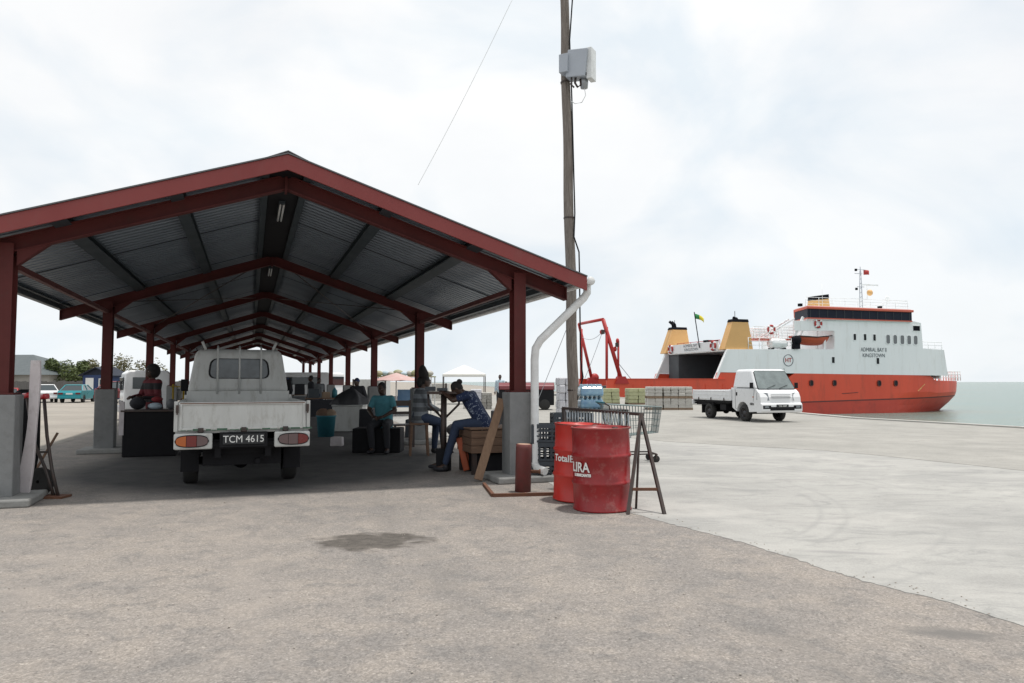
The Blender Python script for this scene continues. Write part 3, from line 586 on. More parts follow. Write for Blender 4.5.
        mr=MB(); mr.bar((s*.84,4.30,1.24),(s*.95,4.36,1.28),.03,.03); mr.box((s*.955,4.36,1.34),(.13,.06,.21)); mr.build('wing_mirror',M['black'],T,.02)
        ind=MB(); ind.box((s*.853,4.30,.92),(.012,.08,.04)); ind.build('side_indicator',M['lamp_amber'],T,.004)
        hl=MB(); hl.add([(s*.82,4.60,.80),(s*.50,4.765,.80),(s*.52,4.69,1.06),(s*.80,4.60,1.10),(s*.862,4.50,.82),(s*.855,4.50,1.08)],[(0,1,2,3),(0,3,5,4)],False)
        for v_ in range(len(hl.v)): hl.v[v_]=(hl.v[v_][0],hl.v[v_][1]+.022,hl.v[v_][2])
        hl.build('headlight',M['headlamp'],T)
        fl=MB(); fl.box((s*.64,4.835,.56),(.34,.03,.13)); flo=fl.build('fog_light_housing',M['black'],T,.03); fl=MB(); fl.box((s*.66,4.852,.565),(.18,.02,.07)); fl.build('fog_light',M['headlamp'],flo,.02)
        mf=MB(); mf.box((s*.70,ry-.50,.38),(.24,.015,.34)); mf.build('mud_flap',M['black'],T)
    g=MB(); 
    for z in (.90,.955,1.01): g.box((0,4.775-(z-.9)*.25,z),(.82,.02,.022))
    g.build('grille',M['palegrey'],T,.004)
    bm_=MB(); bm_.prism([(4.5,.34),(4.80,.36),(4.84,.44),(4.84,.66),(4.78,.72),(4.5,.72)],'x',-.86,.86); bm_.build('front_bumper',P,T,.03)
    bi=MB(); bi.box((0,4.842,.505),(1.02,.012,.13)); bi.build('air_intake',M['black'],T,.01)
    fp=MB(); fp.box((0,4.852,.60),(.50,.01,.11)); fpo=fp.build('front_plate',M['plate'],T)
    text('plate_number',plate,.085,M['white_paint'],fpo,Matrix.Translation((0,4.858,.60))@Matrix.Rotation(PI,4,'Z')@FACE_S)
    wp=MB()
    for s,x0 in ((1,-.1),(1,.42)): wp.bar((x0,4.545,1.235),(x0-.42,4.45,1.36),.012,.012)
    wp.build('wipers',M['black'],T)
    bs=MB()
    for z in (.45,): bs.box((0,2.95,.9),(1.66,.05,.9))
    # bed: floor, headboard, two drop sides, tailgate
    f=MB(); f.box((0,1.44,.775),(1.74,2.82,.05)); f.build('bed_floor',P,T,.008)
    for x in (-.6,-.2,.2,.6): pass
    for s in (-1,1):
        sd=MB(); sd.box((s*.862,1.45,.965),(.03,2.80,.34)); 
        for z in (.815,.965,1.115): sd.box((s*.882,1.45,z),(.014,2.78,.03))
        sd.build('drop_side',P,T,.006)
        hg=MB()
        for y in (.5,1.45,2.4): hg.box((s*.893,y,.80),(.012,.06,.10))
        hg.build('hinge',M['dark_steel'],T)
        po=MB(); po.box((s*.862,.025,.965),(.05,.05,.38)); po.box((s*.862,2.86,.98),(.05,.04,.42)); po.build('corner_post',P,T,.006)
    tg=MB(); tg.box((0,.012,.965),(1.66,.03,.345)); 
    for z in (1.125,.805): tg.box((0,-.010,z),(1.655,.018,.032))
    for s in (-1,1): tg.box((s*.80,-.012,.965),(.03,.02,.33))
    tgo=tg.build('tailgate',P,T,.006)
    if worn:
        rs=MB(); rs.box((0,-.019,1.128),(1.62,.006,.010)); rs.build('edge_wear',M['rust'],tgo)
        ms=MB(); rnd=random.Random(4); x=-.80
        while x<.80:
            l=rnd.uniform(.04,.14); h=rnd.uniform(.006,.03); ms.box((x+l/2,-.021,.785+h/2),(l,.006,h)); x+=l+rnd.uniform(0,.04)
        ms.build('mossy_ledge',M['green_moss'],tgo)
        for sx in (-1,1):
            lt=MB(); lt.box((sx*.845,-.035,1.06),(.035,.03,.10)); lt.box((sx*.845,-.05,1.02),(.02,.03,.06)); lt.build('tailgate_latch',M['dark_steel'],tgo,.004)
        for x in (-.55,0,.55): hh=MB(); hh.box((x,-.02,.79),(.07,.02,.06)); hh.tube([(x-.04,-.03,.775),(x+.04,-.03,.775)],.012,8); hh.build('tailgate_hinge',M['dark_steel'],tgo)
    hb=MB(); hb.box((0,2.875,1.02),(1.70,.03,.46)); hb.build('headboard',P,T,.006)
    # rear light panels and plate
    for s in (-1,1):
        lp=MB(); lp.box((s*.64,-.03,.655),(.48,.09,.20)); lpo=lp.build('light_panel',P,T,.02)
        def sup(cx,cz,a,b_,x0,x1,n=8):
            f=lambda u:b_*(max(0,1-abs(u/a)**2.6))**(1/2.6); us=[x0+(x1-x0)*i/n for i in range(n+1)]
            P=[(cx+u,cz-f(u)) for u in us]+[(cx+u,cz+f(u)) for u in reversed(us)]; out_=[]
            for p in P:
                if not out_ or (abs(p[0]-out_[-1][0])+abs(p[1]-out_[-1][1]))>1e-4: out_.append(p)
            if abs(out_[0][0]-out_[-1][0])+abs(out_[0][1]-out_[-1][1])<1e-4: out_.pop()
            return out_
        l1=MB(); l1.prism(sup(s*.655,.66,.212,.078,-.2119,.2119,16),'y',-.086,-.05); l1.build('taillight',M['black'],lpo,.004)
        cols=('lamp_amber','lamp_red','lamp_grey') if s<0 else ('lamp_grey','lamp_grey','lamp_red')
        for j,cn in enumerate(cols):
            cuts=(-.199,-.070,.060,.199); l2=MB(); l2.prism(sup(s*.655,.66,.20,.066,cuts[j]+.003,cuts[j+1]-.003),'y',-.094,-.06); l2.build('lens',M[cn],lpo,.006,seg=2)
    pl=MB(); pl.box((0,-.05,.67),(.54,.012,.13)); plo=pl.build('number_plate',M['plate'],T,.004)
    text('plate_number',plate,.125,M['white_paint'],plo,Matrix.Translation((0,-.058,.668))@FACE_S,bold=0,sx=.98)
    pb=MB(); pb.box((0,-.02,.665),(.62,.03,.19)); pb.box((0,.1,.60),(1.66,.05,.05)); pb.build('rear_beam',M['black'],T)
    if rack:
        rk=MB()
        for x in (-.36,0,.36): rk.tube([(x,2.86,1.20),(x,2.86,1.93),(x,2.96,1.985)],.017,8)
        rk.tube([(-.62,2.87,1.93),(.62,2.87,1.93)],.012,8) if False else None
        rk.build('window_guard',P,T)
        for s in (-1,1):
            hn=MB(); hn.tube([(s*.56,2.98,1.92),(s*.62,2.98,2.06)],.022,8); hn.build('rack_horn',P,T)
    ant=MB(); ant.tube([(-.72,4.0,1.9),(-.74,3.95,1.99)],.008,6); ant.build('aerial',M['black'],T)
    return T
M['palegrey']=mat('pale_grey_grille',(.34,.35,.36),.35,.3)
M['rearglass']=mat('tinted_rear_glass',(.012,.016,.018),.12,0,(.10,.12,.13),2.6,1.,rvar=.02,coat=.5)
M['windscreen']=mat('windscreen_glass',(.20,.24,.24),.05,0,(.09,.11,.11),2.4,.9,rvar=.02,coat=.6)
tp=D(242,482,10.05); light_truck('pickup_truck',(-3.445,9.62,0),R(21.4),'worn white pickup truck seen from behind, parked under the shed','oldwhite',True,True).scale=(.93,1,1)
pk=light_truck('pickup_truck',(7.98,29.9,0),R(-163.5),'clean white pickup truck with empty bed on the open quay before the ferry','whitecar',False,False,'TRB 4884')
pk.scale=(.95,.93,.95)
text('door_number','4884',.13,M['plate'],pk,Matrix.Translation((.862,4.22,.66))@Matrix.Rotation(PI/2,4,'Z')@FACE_S)

# ---------------------------------------------------------------- the ferry (x towards the bow, y across to the far side, z up from the waterline)
FA=R(18); FP=Vector((20.9,75,-2.0))
fer=empty('ferry',FP,FA,'red and white vehicle ferry with buff funnels moored with its stern ramp to the quay','ferry')
_ex=Vector((math.cos(FA),math.sin(FA),0)); _ey=Vector((-math.sin(FA),math.cos(FA),0))
def N(px,py,b=0.):          # measured point on the ferry plane y=b -> (x,z) in ferry metres
    r=ray(px,py); o=Vector((0,0,CH))-FP-_ey*b; t=-o.dot(_ey)/r.dot(_ey); p=o+r*t; return (p.dot(_ex),p.z)
BW=12.5; XB=36.6
def hbw(x,z):               # half breadth
    a=BW/2; 
    if x>25: 
        t=min(1,(x-25)/(XB-25)); a*=math.sqrt(max(0,1-t**1.5))
    low=max(0,1-z/2.2); a*=1-.35*low*max(0,min(1,(x-22)/12))
    return a
def hull_piece(name,z0,z1,m,xs,x_end=lambda z:XB,prd=0.,close=True):
    mb=MB(); vs=[];fs=[]; nz_=4
    for x in xs:
        t=(x-xs[0])/(xs[-1]-xs[0])
        for s in (-1,1):
            for j in range(nz_+1):
                z=z0(x)+(z1(x)-z0(x))*j/nz_; xe=x if x<=25 else 25+(x-25)*(x_end(z)-25)/(XB-25)
                vs.append((xe,BW/2+s*(hbw(x,z)+prd),z))
    q=2*(nz_+1)
    for i in range(len(xs)-1):
        for s in (0,1):
            for j in range(nz_):
                a=i*q+s*(nz_+1)+j; fs.append((a,a+1,a+q+1,a+q))
        if close: fs.append((i*q+nz_,i*q+q-1,(i+1)*q+q-1,(i+1)*q+nz_))
    fs.append(tuple(range(0,nz_+1))+tuple(range(q-1,nz_,-1)))
    mb.add(vs,fs); return mb.build(name,m,fer)
xs=[0+i*1.5 for i in range(17)]+[24.5+ (XB-24.5)*(1-(1-i/20)**1.8) for i in range(1,21)]
ZD=N(720,372.3)[1]                                    # top of the red strake amidships
zboot=lambda x:1.02+.02*x
bow_x=lambda z: XB-max(0,(3.2-z))*.15-max(0,1.5-z)*1.1
ZS=N(640,379.2)[1]
_xb,_zb=N(930,375.4); _xa,_za=N(717.5,372.2)
sheer=lambda x:_za+(_zb-_za)*(x-_xa)/(_xb-_xa)
hull_piece('lower_hull',lambda x:-1.2,lambda x:zboot(x),M['ship_red2'] if 'ship_red2' in M else M['ship_red'],xs,bow_x,0,False)
hull_piece('hull',lambda x:zboot(x)+.12,lambda x:(ZS-.3 if x<7.6 else sheer(x)-.004)+(-.55 if x>N(937,378)[0] else 0),M['ship_red'],xs,bow_x,.0,True)
hull_piece('boot_stripe',lambda x:zboot(x),lambda x:zboot(x)+.12,M['ship_dk'],xs,bow_x,.02,True)
# low stern deck reaching to the quay: open vehicle deck with red bulwarks
ZS=N(640,379.2)[1]
s1=MB(); s1.box((-6.2,3.3,.9),(12.4,6.6,4.2)); s1.build('vehicle_deck',M['ship_deck'],fer)
for y in (0,6.6):
    s1=MB(); s1.box((-6.0,y,(ZS-1)/2+.1),(13.0,.22,ZS+.8)); 
    for x in range(-12,1,2): s1.box((x+.3,y-.13 if y==0 else y+.13,(ZS-1)/2+.6),(.10,.05,ZS-1.2))
    s1.box((-6.0,y,ZS+.03),(13.05,.34,.08)); s1.build('bulwark',M['ship_red'],fer)
rp=MB(); rp.prism([(-12.4,2.6),(-15.6,2.12),(-15.6,2.0),(-12.4,2.3)],'y',.8,5.8); rp.build('stern_ramp',M['ship_deck'],fer)
# white side walls, both sides
def nearside(pts,name,m,y0=0.,th=.2,both=True,bev=0):
    P=[N(a,b,0) for a,b in pts]; q=MB(); off=lambda p: 0.
    q.prism(P,'y',lambda p:y0+off(p),lambda p:y0+th+off(p)); o=q.build(name,m,fer)
    if both: q=MB(); q.prism(P,'y',lambda p:BW-y0-th-off(p),lambda p:BW-y0-off(p)); q.build(name,m,fer)
    return o
nearside([(711.5,388),(717,372.4),(762,373.2),(762,388)],'red_strake',M['ship_red'],-.012,.1)
nearside([(718.2,372.2),(930,375.4),(948,375.7),(944,350),(923,348.5),(921,323),(910,320.5),(794,320.5),(794.5,330.8),(834.5,330.8),(834.5,349.2),(727,349.2)],'side_wall',M['ship_w'],.0,.22)
nearside([(717.3,372.9),(727,349.6),(729.5,349.6),(713.5,388),(710.5,388)],'stern_pillar',M['ship_w'],-.06,.34)
z349=N(780,349.2)[1]; z320=N(850,320.5)[1]; xW=N(834.5,340)[0]; xF=N(921,340)[0]; xA=N(794,325)[0]; x42=N(944,350)[0]
def dbox(name,x0,x1,y0,y1,z0,z1,m,bev=0):
    q=MB(); q.box(((x0+x1)/2,(y0+y1)/2,(z0+z1)/2),(x1-x0,y1-y0,z1-z0)); return q.build(name,m,fer,bev)
dbox('upper_deck',1.2,x42-.2,.22,BW-.22,z349-.25,z349-.01,M['ship_w'])
dbox('front_bulkhead',xF-.2,xF,.24,BW-.24,z349,z320-.05,M['ship_w'])
dbox('forward_bulkhead',x42-.5,x42-.3,.24,BW-.24,ZD-.6,z349-.26,M['ship_w'])
dbox('deckhouse',xW+.02,xF-.3,.24,BW-.24,z349,z320-.03,M['ship_w'])
dbox('inner_deckhouse',N(797,330,7)[0],xW-.05,2.6,7.5,z349,z320-.02,M['ship_w'])
dbox('boat_deck_roof',xA,xW,.22,2.7,z320-1.5,z320-1.35,M['ship_w']) if False else None
# garage interior
dbox('garage_wall',6.9,7.1,.3,BW-.3,2.0,z349-.3,M['ship_in']); dbox('garage_floor',0.,6.9,.25,BW-.25,ZS-.29,ZS-.24,M['ship_deck'])
dbox('inner_casing',1.3,6.8,BW-2.4,BW-.24,ZS-.2,z349-.3,M['ship_in'])
dbox('inner_casing',3.0,6.8,.24,1.6,ZS-.2,z349-.3,M['ship_in'])
# stern funnels (truncated wedge) with black caps, and the name board between them
def funnel(yc,wd):
    b0,b1=N(725,348.8,0),N(754,348.8,0); t0,t1=N(733.5,321.6,0),N(749.5,321.6,0); c0,c1=N(734.2,320.2,0),N(749.3,320.2,0)
    q=MB(); 
    def ring(x0,x1,z,w_): return [(x0,yc-w_,z),(x1,yc-w_,z),(x1,yc+w_,z),(x0,yc+w_,z)]
    zb=b0[1]-.05
    q.add(ring(b0[0],b1[0],zb,wd)+ring(t0[0],t1[0],t0[1],wd*.92),[(3,2,1,0),(4,5,6,7),(0,1,5,4),(1,2,6,5),(2,3,7,6),(3,0,4,7)]); f_=q.build('funnel',M['ship_y'],fer,.04)
    q=MB(); q.add(ring(t0[0]-.05,t1[0]+.05,t0[1]+.0,wd*.96)+ring(c0[0],c1[0],c0[1]+.15,wd*.9),[(3,2,1,0),(4,5,6,7),(0,1,5,4),(1,2,6,5),(2,3,7,6),(3,0,4,7)]); q.build('funnel_cap',M['ship_blk'],f_,.03)
    q=MB(); 
    for dx,dy in (((.3,-.2),(.8,.15)) if yc>5 else ((.9,0),)): q.tube([(t0[0]+dx,yc+dy,c0[1]),(t0[0]+dx-.1,yc+dy,c0[1]+(.5 if yc>5 else .2)),(t0[0]+dx-.5,yc+dy,c0[1]+(.8 if yc>5 else .3))],.16,10)
    q.build('exhaust_pipe',M['ship_blk'],f_)
    q=MB(); q.tube([(t0[0]+.6,yc,c0[1]+.1),(t0[0]+.6,yc,c0[1]+1.0)],.03,6); q.build('funnel_rod',M['ship_blk'],f_)
    return f_
funnel(.62,.50); funnel(BW+.1,.62)
xb0=N(727,345,0)[0]; zb1=N(725,340.6,0)[1]; zb0=N(725,349.2,0)[1]
nb=dbox('name_board',xb0-.3,xb0-.12,1.3,BW-1.3,zb0-.1,zb1,M['ship_w'])
FACE_W=Matrix.Rotation(-PI/2,4,'Z')@FACE_S        # reads towards the near side, faces the stern
M['shiptext']=mat('grey_ship_lettering',(.10,.12,.14),.5)
for s_,dz in (('ADMIRAL BAY II',.21),('KINGSTOWN',-.22)):
    text('ship_name',s_,.46,M['shiptext'],nb,Matrix.Translation((xb0-.31,BW/2,(zb0+zb1)/2+dz))@FACE_W,sx=1.0)
def lifebuoy(c,Mr,parent,r=.42):
    q=MB(); n=20; vs=[];fs=[]
    for i in range(n):
        a=2*PI*i/n
        for j in range(8):
            t=2*PI*j/8; rr=r+.11*math.cos(t); vs.append(Vector(c)+Mr@Vector((rr*math.cos(a),rr*math.sin(a),.09*math.sin(t))))
    for i in range(n):
        for j in range(8): fs.append((i*8+j,i*8+(j+1)%8,((i+1)%n)*8+(j+1)%8,((i+1)%n)*8+j))
    q.add(vs,fs,True); o=q.build('lifebuoy',M['buoy'],parent)
    q=MB()
    for k in range(4):
        a=R(45+90*k); q.ball(Vector(c)+Mr@Vector((r*math.cos(a),r*math.sin(a),0)),.135,8,6)
    q.build('buoy_band',M['ship_w'],o); return o
Mw=Matrix.Rotation(-PI/2,3,'Z')@Matrix.Rotation(PI/2,3,'X'); Ms=Matrix.Rotation(PI/2,3,'X')
lifebuoy((xb0-.42,1.9,(zb0+zb1)/2),Mw,fer); lifebuoy((xb0-.42,BW-2.0,(zb0+zb1)/2),Mw,fer)
x_,z_=N(817.7,323.6); lifebuoy((x_,-.1,z_),Ms,fer,.40); x_,z_=N(771,329.5); lifebuoy((x_,-.05,z_),Ms,fer,.40)
# bridge band of windows, salmon roof edge
xa,_=N(805.5,311.7); xb,_=N(910,311.7); z1_=N(860,310.9)[1]; xq=N(794.5,318,3.5)[0]; xq2=N(797,318,BW)[0]; z0_=N(860,319.4)[1]; zr1=N(860,308.4)[1]
def ringpoly(ins): return [(xa+ins,-.30+ins),(xb-ins,-.30+ins),(xb-ins,BW+.3-ins),(xq2+ins,BW+.3-ins),(xq+ins,3.5)]
q=MB(); q.prism(ringpoly(.1),'z',z320-.04,z0_+.02); q.build('bridge_base',M['ship_w'],fer)
q=MB(); q.prism(ringpoly(.04),'z',z0_,z1_); bw=q.build('bridge_windows',M['glassnavy'] if 'glassnavy' in M else M['ship_blk'],fer)
q=MB()
for i in range(13):
    x=xa+.4+(xb-xa-.8)*i/12; q.box((x,-.27,(z0_+z1_)/2),(.07,.03,z1_-z0_-.02))
q.build('window_mullions',M['shipmull'] if 'shipmull' in M else M['dark_steel'],bw)
q=MB(); q.prism(ringpoly(0),'z',z0_-.12,z0_-.002); q.build('bridge_sill',M['ship_rim'],fer)
q=MB(); q.prism(ringpoly(-.12),'z',z1_+.002,zr1); q.build('bridge_roof',M['ship_rim'],fer,.05)
q=MB(); q.prism(ringpoly(.1),'z',zr1-.02,zr1+.08); q.build('roof_deck',M['ship_w'],fer)
# mast funnel
b0,b1=N(813,309.5,1.2),N(830.5,309,1.2); t0,t1=N(814,300.0,1.2),N(829,298.4,1.2); c0,c1=N(814.6,296.0,1.2),N(828.5,294.2,1.2)
q=MB(); P=[b0,b1,t1,t0]; q.prism(P,'y',1.2,2.2); ff=q.build('main_funnel',M['ship_y'],fer,.05); q=MB(); q.prism([t0,t1,c1,c0],'y',1.15,2.25); q.build('funnel_cap',M['ship_blk'],ff,.03)
# windows and ports on the near side
def port(px,py,w_,h_,m,rad=.3,frame=None,nm='window',yy=-.02):
    x,z=N(px,py); s=10.3*75/(75+x*.3)/10.3; mpp=(75+.31*x)/FPX; W2,H2=w_*mpp/2,h_*mpp/2; r_=min(W2,H2)*rad; pts=[]
    for cx,cz,a0 in ((W2-r_,-H2+r_,-90),(W2-r_,H2-r_,0),(-W2+r_,H2-r_,90),(-W2+r_,-H2+r_,180)):
        for i in range(4): a=R(a0+30*i); pts.append((x+cx+r_*math.cos(a),z+cz+r_*math.sin(a)))
    q=MB(); q.prism(pts,'y',yy,.05); o=q.build(nm,m,fer)
    cx=sum(p[0] for p in pts)/len(pts); cz=sum(p[1] for p in pts)/len(pts)
    q=MB(); g=1+ .07/W2; n=len(pts); ou=[(cx+(p[0]-cx)*(1+.07/W2),cz+(p[1]-cz)*(1+.07/H2)) for p in pts]
    q.add([(p[0],yy-.03,p[1]) for p in pts]+[(p[0],yy-.03,p[1]) for p in ou]+[(p[0],.03,p[1]) for p in ou],[(i,(i+1)%n,(i+1)%n+n,i+n) for i in range(n)]+[(i+n,(i+1)%n+n,(i+1)%n+2*n,i+2*n) for i in range(n)]); q.build('window_frame',frame or M['ship_w'],o)
    return o
M['shipglass']=mat('ship_window_glass',(.02,.022,.025),.5,spec=.2); M['shipglass2']=mat('grey_saloon_glass',(.17,.18,.19),.2)
for px,py in ((854.5,337),(864.8,337.2),(874.2,337.6)): port(px,py,3.2,6.2,M['shipglass'])
for px,py in ((833,360),(877.6,361)): port(px,py,3.4,6.,M['shipglass'])
for px,py in ((887.8,339.3),(894.9,339.5),(902,339.8),(908.8,340),(915.3,340.2)): port(px,py,4.6,8.8,M['shipglass2'],.7)
for px,py in ((811,383),(834.2,383),(878.8,383.2),(895.4,383.2)): port(px,py,3.4,4.8,M['shipglass'],.9,M['ship_dk'],'porthole',-.08)
port(916.2,328.4,8.8,5.,M['ship_blk'],.1)
for s_,px,py,sz_ in (('ADMIRAL BAY II',873.7,349.9,.62),('KINGSTOWN',873.7,355.6,.58)):
    x,z=N(px,py); text('ship_name',s_,sz_,M['shiptext'],fer,Matrix.Translation((x,-.03,z))@FACE_S,bold=0,sx=.80 if len(s_)>10 else .86)
# round emblem on the side
x,z=N(788.2,360.3); 
q=MB(); n=32
q.lathe([(.62,-.0),(.62,.03),(.56,.03),(.56,0)],n,(x,-.01,z),Matrix.Rotation(PI/2,3,'X')); em=q.build('emblem_ring',M['shiptext'],fer)
text('emblem_letters','HT',.62,M['buoy'],em,Matrix.Translation((x,-.03,z))@FACE_S,bold=.01)
# raised panel frame lettering area above the ports and rubbing strips
def railing(path,h,parent,name='railing',m=None,step=1.2,r_=.035,rows=3):
    q=MB()
    for a,b in zip(path[:-1],path[1:]):
        a=Vector(a); b=Vector(b)
        for i in range(rows): q.tube([a+Vector((0,0,h*(i+1)/rows)),b+Vector((0,0,h*(i+1)/rows))],r_ if i==rows-1 else r_*.7,5)
        nn=max(1,round((b-a).length/step))
        for i in range(nn+1): p=a.lerp(b,i/nn); q.tube([p,p+Vector((0,0,h))],r_,5)
    return q.build(name,m or M['ship_w'],parent)
railing([(xb0+2.6,.1,z349),(xA-.3,.1,z349)],1.15,fer); railing([(xb0+2.6,BW-.1,z349),(xA-.3,BW-.1,z349)],1.15,fer)
zz=N(840,307)[1]
railing([(xa+.2,.2,zz),(xb-.4,-.1,zz),(xb-.4,BW-.4,zz)],.95,fer,step=1.6,r_=.025)
railing([(xF+.1,.1,z349),(x42-.2,.1,z349-.05)],1.1,fer,step=1.)
xr0,xr1=N(931,378)[0],XB-1.4; zR=sheer(xr0+2)-.55
railing([(xr0,.6,zR),(xr0+1.4,1.0,zR),(xr1-.6,2.6,zR),(xr1+.2,BW/2-.6,zR)],1.05,fer,name='bow_railing',m=M['ship_w'],step=.55,r_=.05)
railing([(xr0,BW-.6,zR),(xr1-.6,BW-2.6,zR),(xr1+.2,BW/2+.6,zR)],1.05,fer,name='bow_railing',m=M['ship_w'],step=.55,r_=.05)
q=MB()
for x,y in ((xr0+.7,1.9),(xr0+1.7,3.),(xr0+2.1,4.4)): q.lathe([(.22,0),(.18,.1),(.18,.6),(.26,.7),(.0,.72)],12,(x,y,zR))
q.build('mooring_bollards',M['ship_blk'],fer)
q=MB(); q.tube([(xr1+.2,BW/2,zR),(xr1+.2,BW/2,zR+1.1)],.05,6); q.build('jackstaff',M['gantry'],fer)
# upper aft lattice house seen behind the liferaft: landing with rails and stairs
za=N(771,338)[1]; q=MB(); x0,x1=N(756,330)[0],N(796,330)[0]
q.box(((x0+x1)/2,1.6,z349+1.05),(x1-x0,2.4,.12)); q.build('aft_platform',M['ship_rim'],fer)
railing([(x0,.45,z349+1.1),(x1,.45,z349+1.1)],1.25,fer,step=.7,rows=4); railing([(x0,2.8,z349+1.1),(x1,2.8,z349+1.1)],1.25,fer,step=.7,rows=4)
q=MB()
for s in (0,.9): q.bar((x0+1.2,.7+s,z349+1.1),(x1+.4,.7+s,z320+.1),.07,.16)
for i in range(7): p=Vector((x0+1.2,0,z349+1.1)).lerp(Vector((x1+.4,0,z320+.1)),(i+.5)/7); q.box((p.x,1.15,p.z),(.25,.9,.04))
q.build('stairway',M['ship_w'],fer)
# liferaft canisters
x0,z0=N(772.5,348.8); x1,z1=N(789,338.2); Mx=Matrix.Rotation(PI/2,3,'Y')
for y in (.55,):
    q=MB(); r_=(z1-z0)/2*.93; q.lathe([(0,0),(r_*.7,.0),(r_,.25),(r_,(x1-x0)/2-.04),(r_*1.05,(x1-x0)/2),(r_,(x1-x0)/2+.04),(r_,x1-x0-.25),(r_*.7,x1-x0),(0,x1-x0)],20,(x0,y,z0+r_+.05),Mx); q.build('liferaft_canister',M['ship_w'],fer)
q=MB(); 
for x in (x0+.3,x1-.3): q.box((x,.6,z0+.05),(.1,.9,.14))
q.build('liferaft_cradle',M['ship_blk'],fer)
# lifeboat on its davits
x0,z0=N(797,345); x1,z1=N(834,336.5); yb=.75; q=MB(); vs=[];n=14; fs=[]
for i in range(n+1):
    t=i/n; x=x0+(x1-x0)*t; wd=.95*math.sin(PI*min(1,(t*.86+.14)))**.55 if t<1 else .03; zk=z0+.35*abs(2*t-1)**3*1.2+(.35 if t>.85 else 0)*(t-.85)/.15
    for a in range(9):
        th=PI+PI*a/8; vs.append((x,yb+wd*math.cos(th),z1-.1+(z1-.1-zk)*math.sin(th)+.15*(2*t-1)**2))
for i in range(n):
    for a in range(8): fs.append((i*9+a,i*9+a+1,(i+1)*9+a+1,(i+1)*9+a))
for i in range(n): fs.append((i*9,(i+1)*9,(i+1)*9+8,i*9+8))
fs.append(tuple(range(9))); q.add(vs,fs); lb=q.build('lifeboat',M['boat_or'],fer)
q=MB(); q.tube([(x0+.1,-.18,z1-.02),((x0+x1)/2,-.22,z1-.12),(x1,0.3,z1+.1)],.07,6); q.build('gunwale_rope',M['dark_steel'],lb)
xd,_=N(795,340); q=MB()
for dx in (0,3.9): q.bar((xd+dx,.3,z349),(xd+dx+.1,.25,z349+1.5),.22,.22); q.build('davit',M['ship_w'],fer); q=MB()
q.bar((xd-.3,.2,z349+.6),(xd+1.2,.15,N(803,313)[1]-.4),.16,.24); q.bar((xd+.4,.2,z349+.6),(xd+1.9,.15,N(803,313)[1]-.4),.10,.14)
q.build('davit',M['ship_w'],fer)
q=MB(); q.lathe([(0,-.4),(.42,-.35),(.45,.3),(.2,.42),(0,.42)],14,(xd+.1,-.05,z349+1.0),Matrix.Rotation(PI/2,3,'X')); q.box((xd+.1,0,z349+.5),(.7,.5,.9)); q.build('davit_winch',M['ship_blk'],fer)
# main mast with yards, radar and flag
xm,_=N(861,300,3.5); zb_=zr1+.05; zt=N(859.5,266.5,3.5)[1]; q=MB(); H_=zt-zb_
for s in (-.22,.22): q.tube([(xm+s,3.5,zb_),(xm+s*.35,3.5,zb_+H_*.9)],.05,6)
for i in range(9): z=zb_+H_*.1*i; s=.22*(1-.65*i/9); q.tube([(xm-s,3.5,z),(xm+s,3.5,z+.25)],.03,5)
q.tube([(xm,3.5,zb_+H_*.8),(xm,3.5,zt)],.05,6)
for f_,l0,l1 in ((.93,-.6,.7),(.84,-.8,.25),(.28,-1.4,1.0),(.55,-.5,.5)): q.tube([(xm+l0,3.5,zb_+H_*f_),(xm+l1,3.5,zb_+H_*f_)],.035,5)
mast=q.build('mast',M['meter'],fer)
q=MB(); q.box((xm+1.3,3.5,zb_+H_*.60),(2.4,.12,.14)); q.tube([(xm+.9,3.5,zb_+H_*.3),(xm+.9,3.5,zb_+H_*.6)],.05,6); q.build('radar_scanner',M['ship_w'],mast)
q=MB(); q.ball((xm+1.0,3.2,zb_+H_*.42),(.33,.33,.36),12,8); q.build('satellite_dome',M['ship_y'],mast)
for dz,dx in ((.92,-.62),(.50,-.6)):
    q=MB(); q.box((xm+dx,3.5,zb_+H_*dz),(.2,.2,.26)); q.build('signal_lamp',M['ship_blk'],mast)
def flag(c,wd,ht,m,parent,name='flag',ang=0,sag=.2):
    q=MB(); n=10; vs=[];fs=[]
    for i in range(n+1):
        t=i/n; y=.10*math.sin(t*7)*t; z=-sag*t*t
        for j in (0,.5,1): vs.append((wd*t*math.cos(ang),y,z+(j-.5)*ht*(1-.25*t)))
    for i in range(n):
        for j in (0,1): fs.append((i*3+j,i*3+j+1,(i+1)*3+j+1,(i+1)*3+j))
    q.add([Vector(c)+Vector(v) for v in vs],fs,True); o=q.build(name,m,parent,fix=False); s=o.modifiers.new('thickness','SOLIDIFY'); s.thickness=.015; return o
flag((xm+.45,3.5,zb_+H_*.88),.85,.62,M['buoy'],mast,sag=.05)
q=MB(); q.tube([(xb-1.8,1.5,zr1),(xb-1.8,1.5,zr1+1.4)],.03,5); q.lathe([(.0,-.05),(.3,0),(.36,.12),(.30,.12),(0,.02)],12,(xb-1.8,1.4,zr1+1.3),Matrix.Rotation(PI/2.4,3,'X')); q.build('dish_antenna',M['ship_w'],fer)
for px in (847,889,904,829): 
    x,_=N(px,300); q=MB(); q.tube([(x,1.,zr1),(x,1.,zr1+(.9 if px!=829 else 2.6))],.022,5); q.build('whip_aerial',M['ship_w'],fer)
q=MB()
for px,dz in ((884,.35),(804,.3)): x,_=N(px,305); q.box((x,.6,zr1+dz/2+.05),(.35,.35,dz)); 
q.build('searchlight',M['ship_blk'],fer)
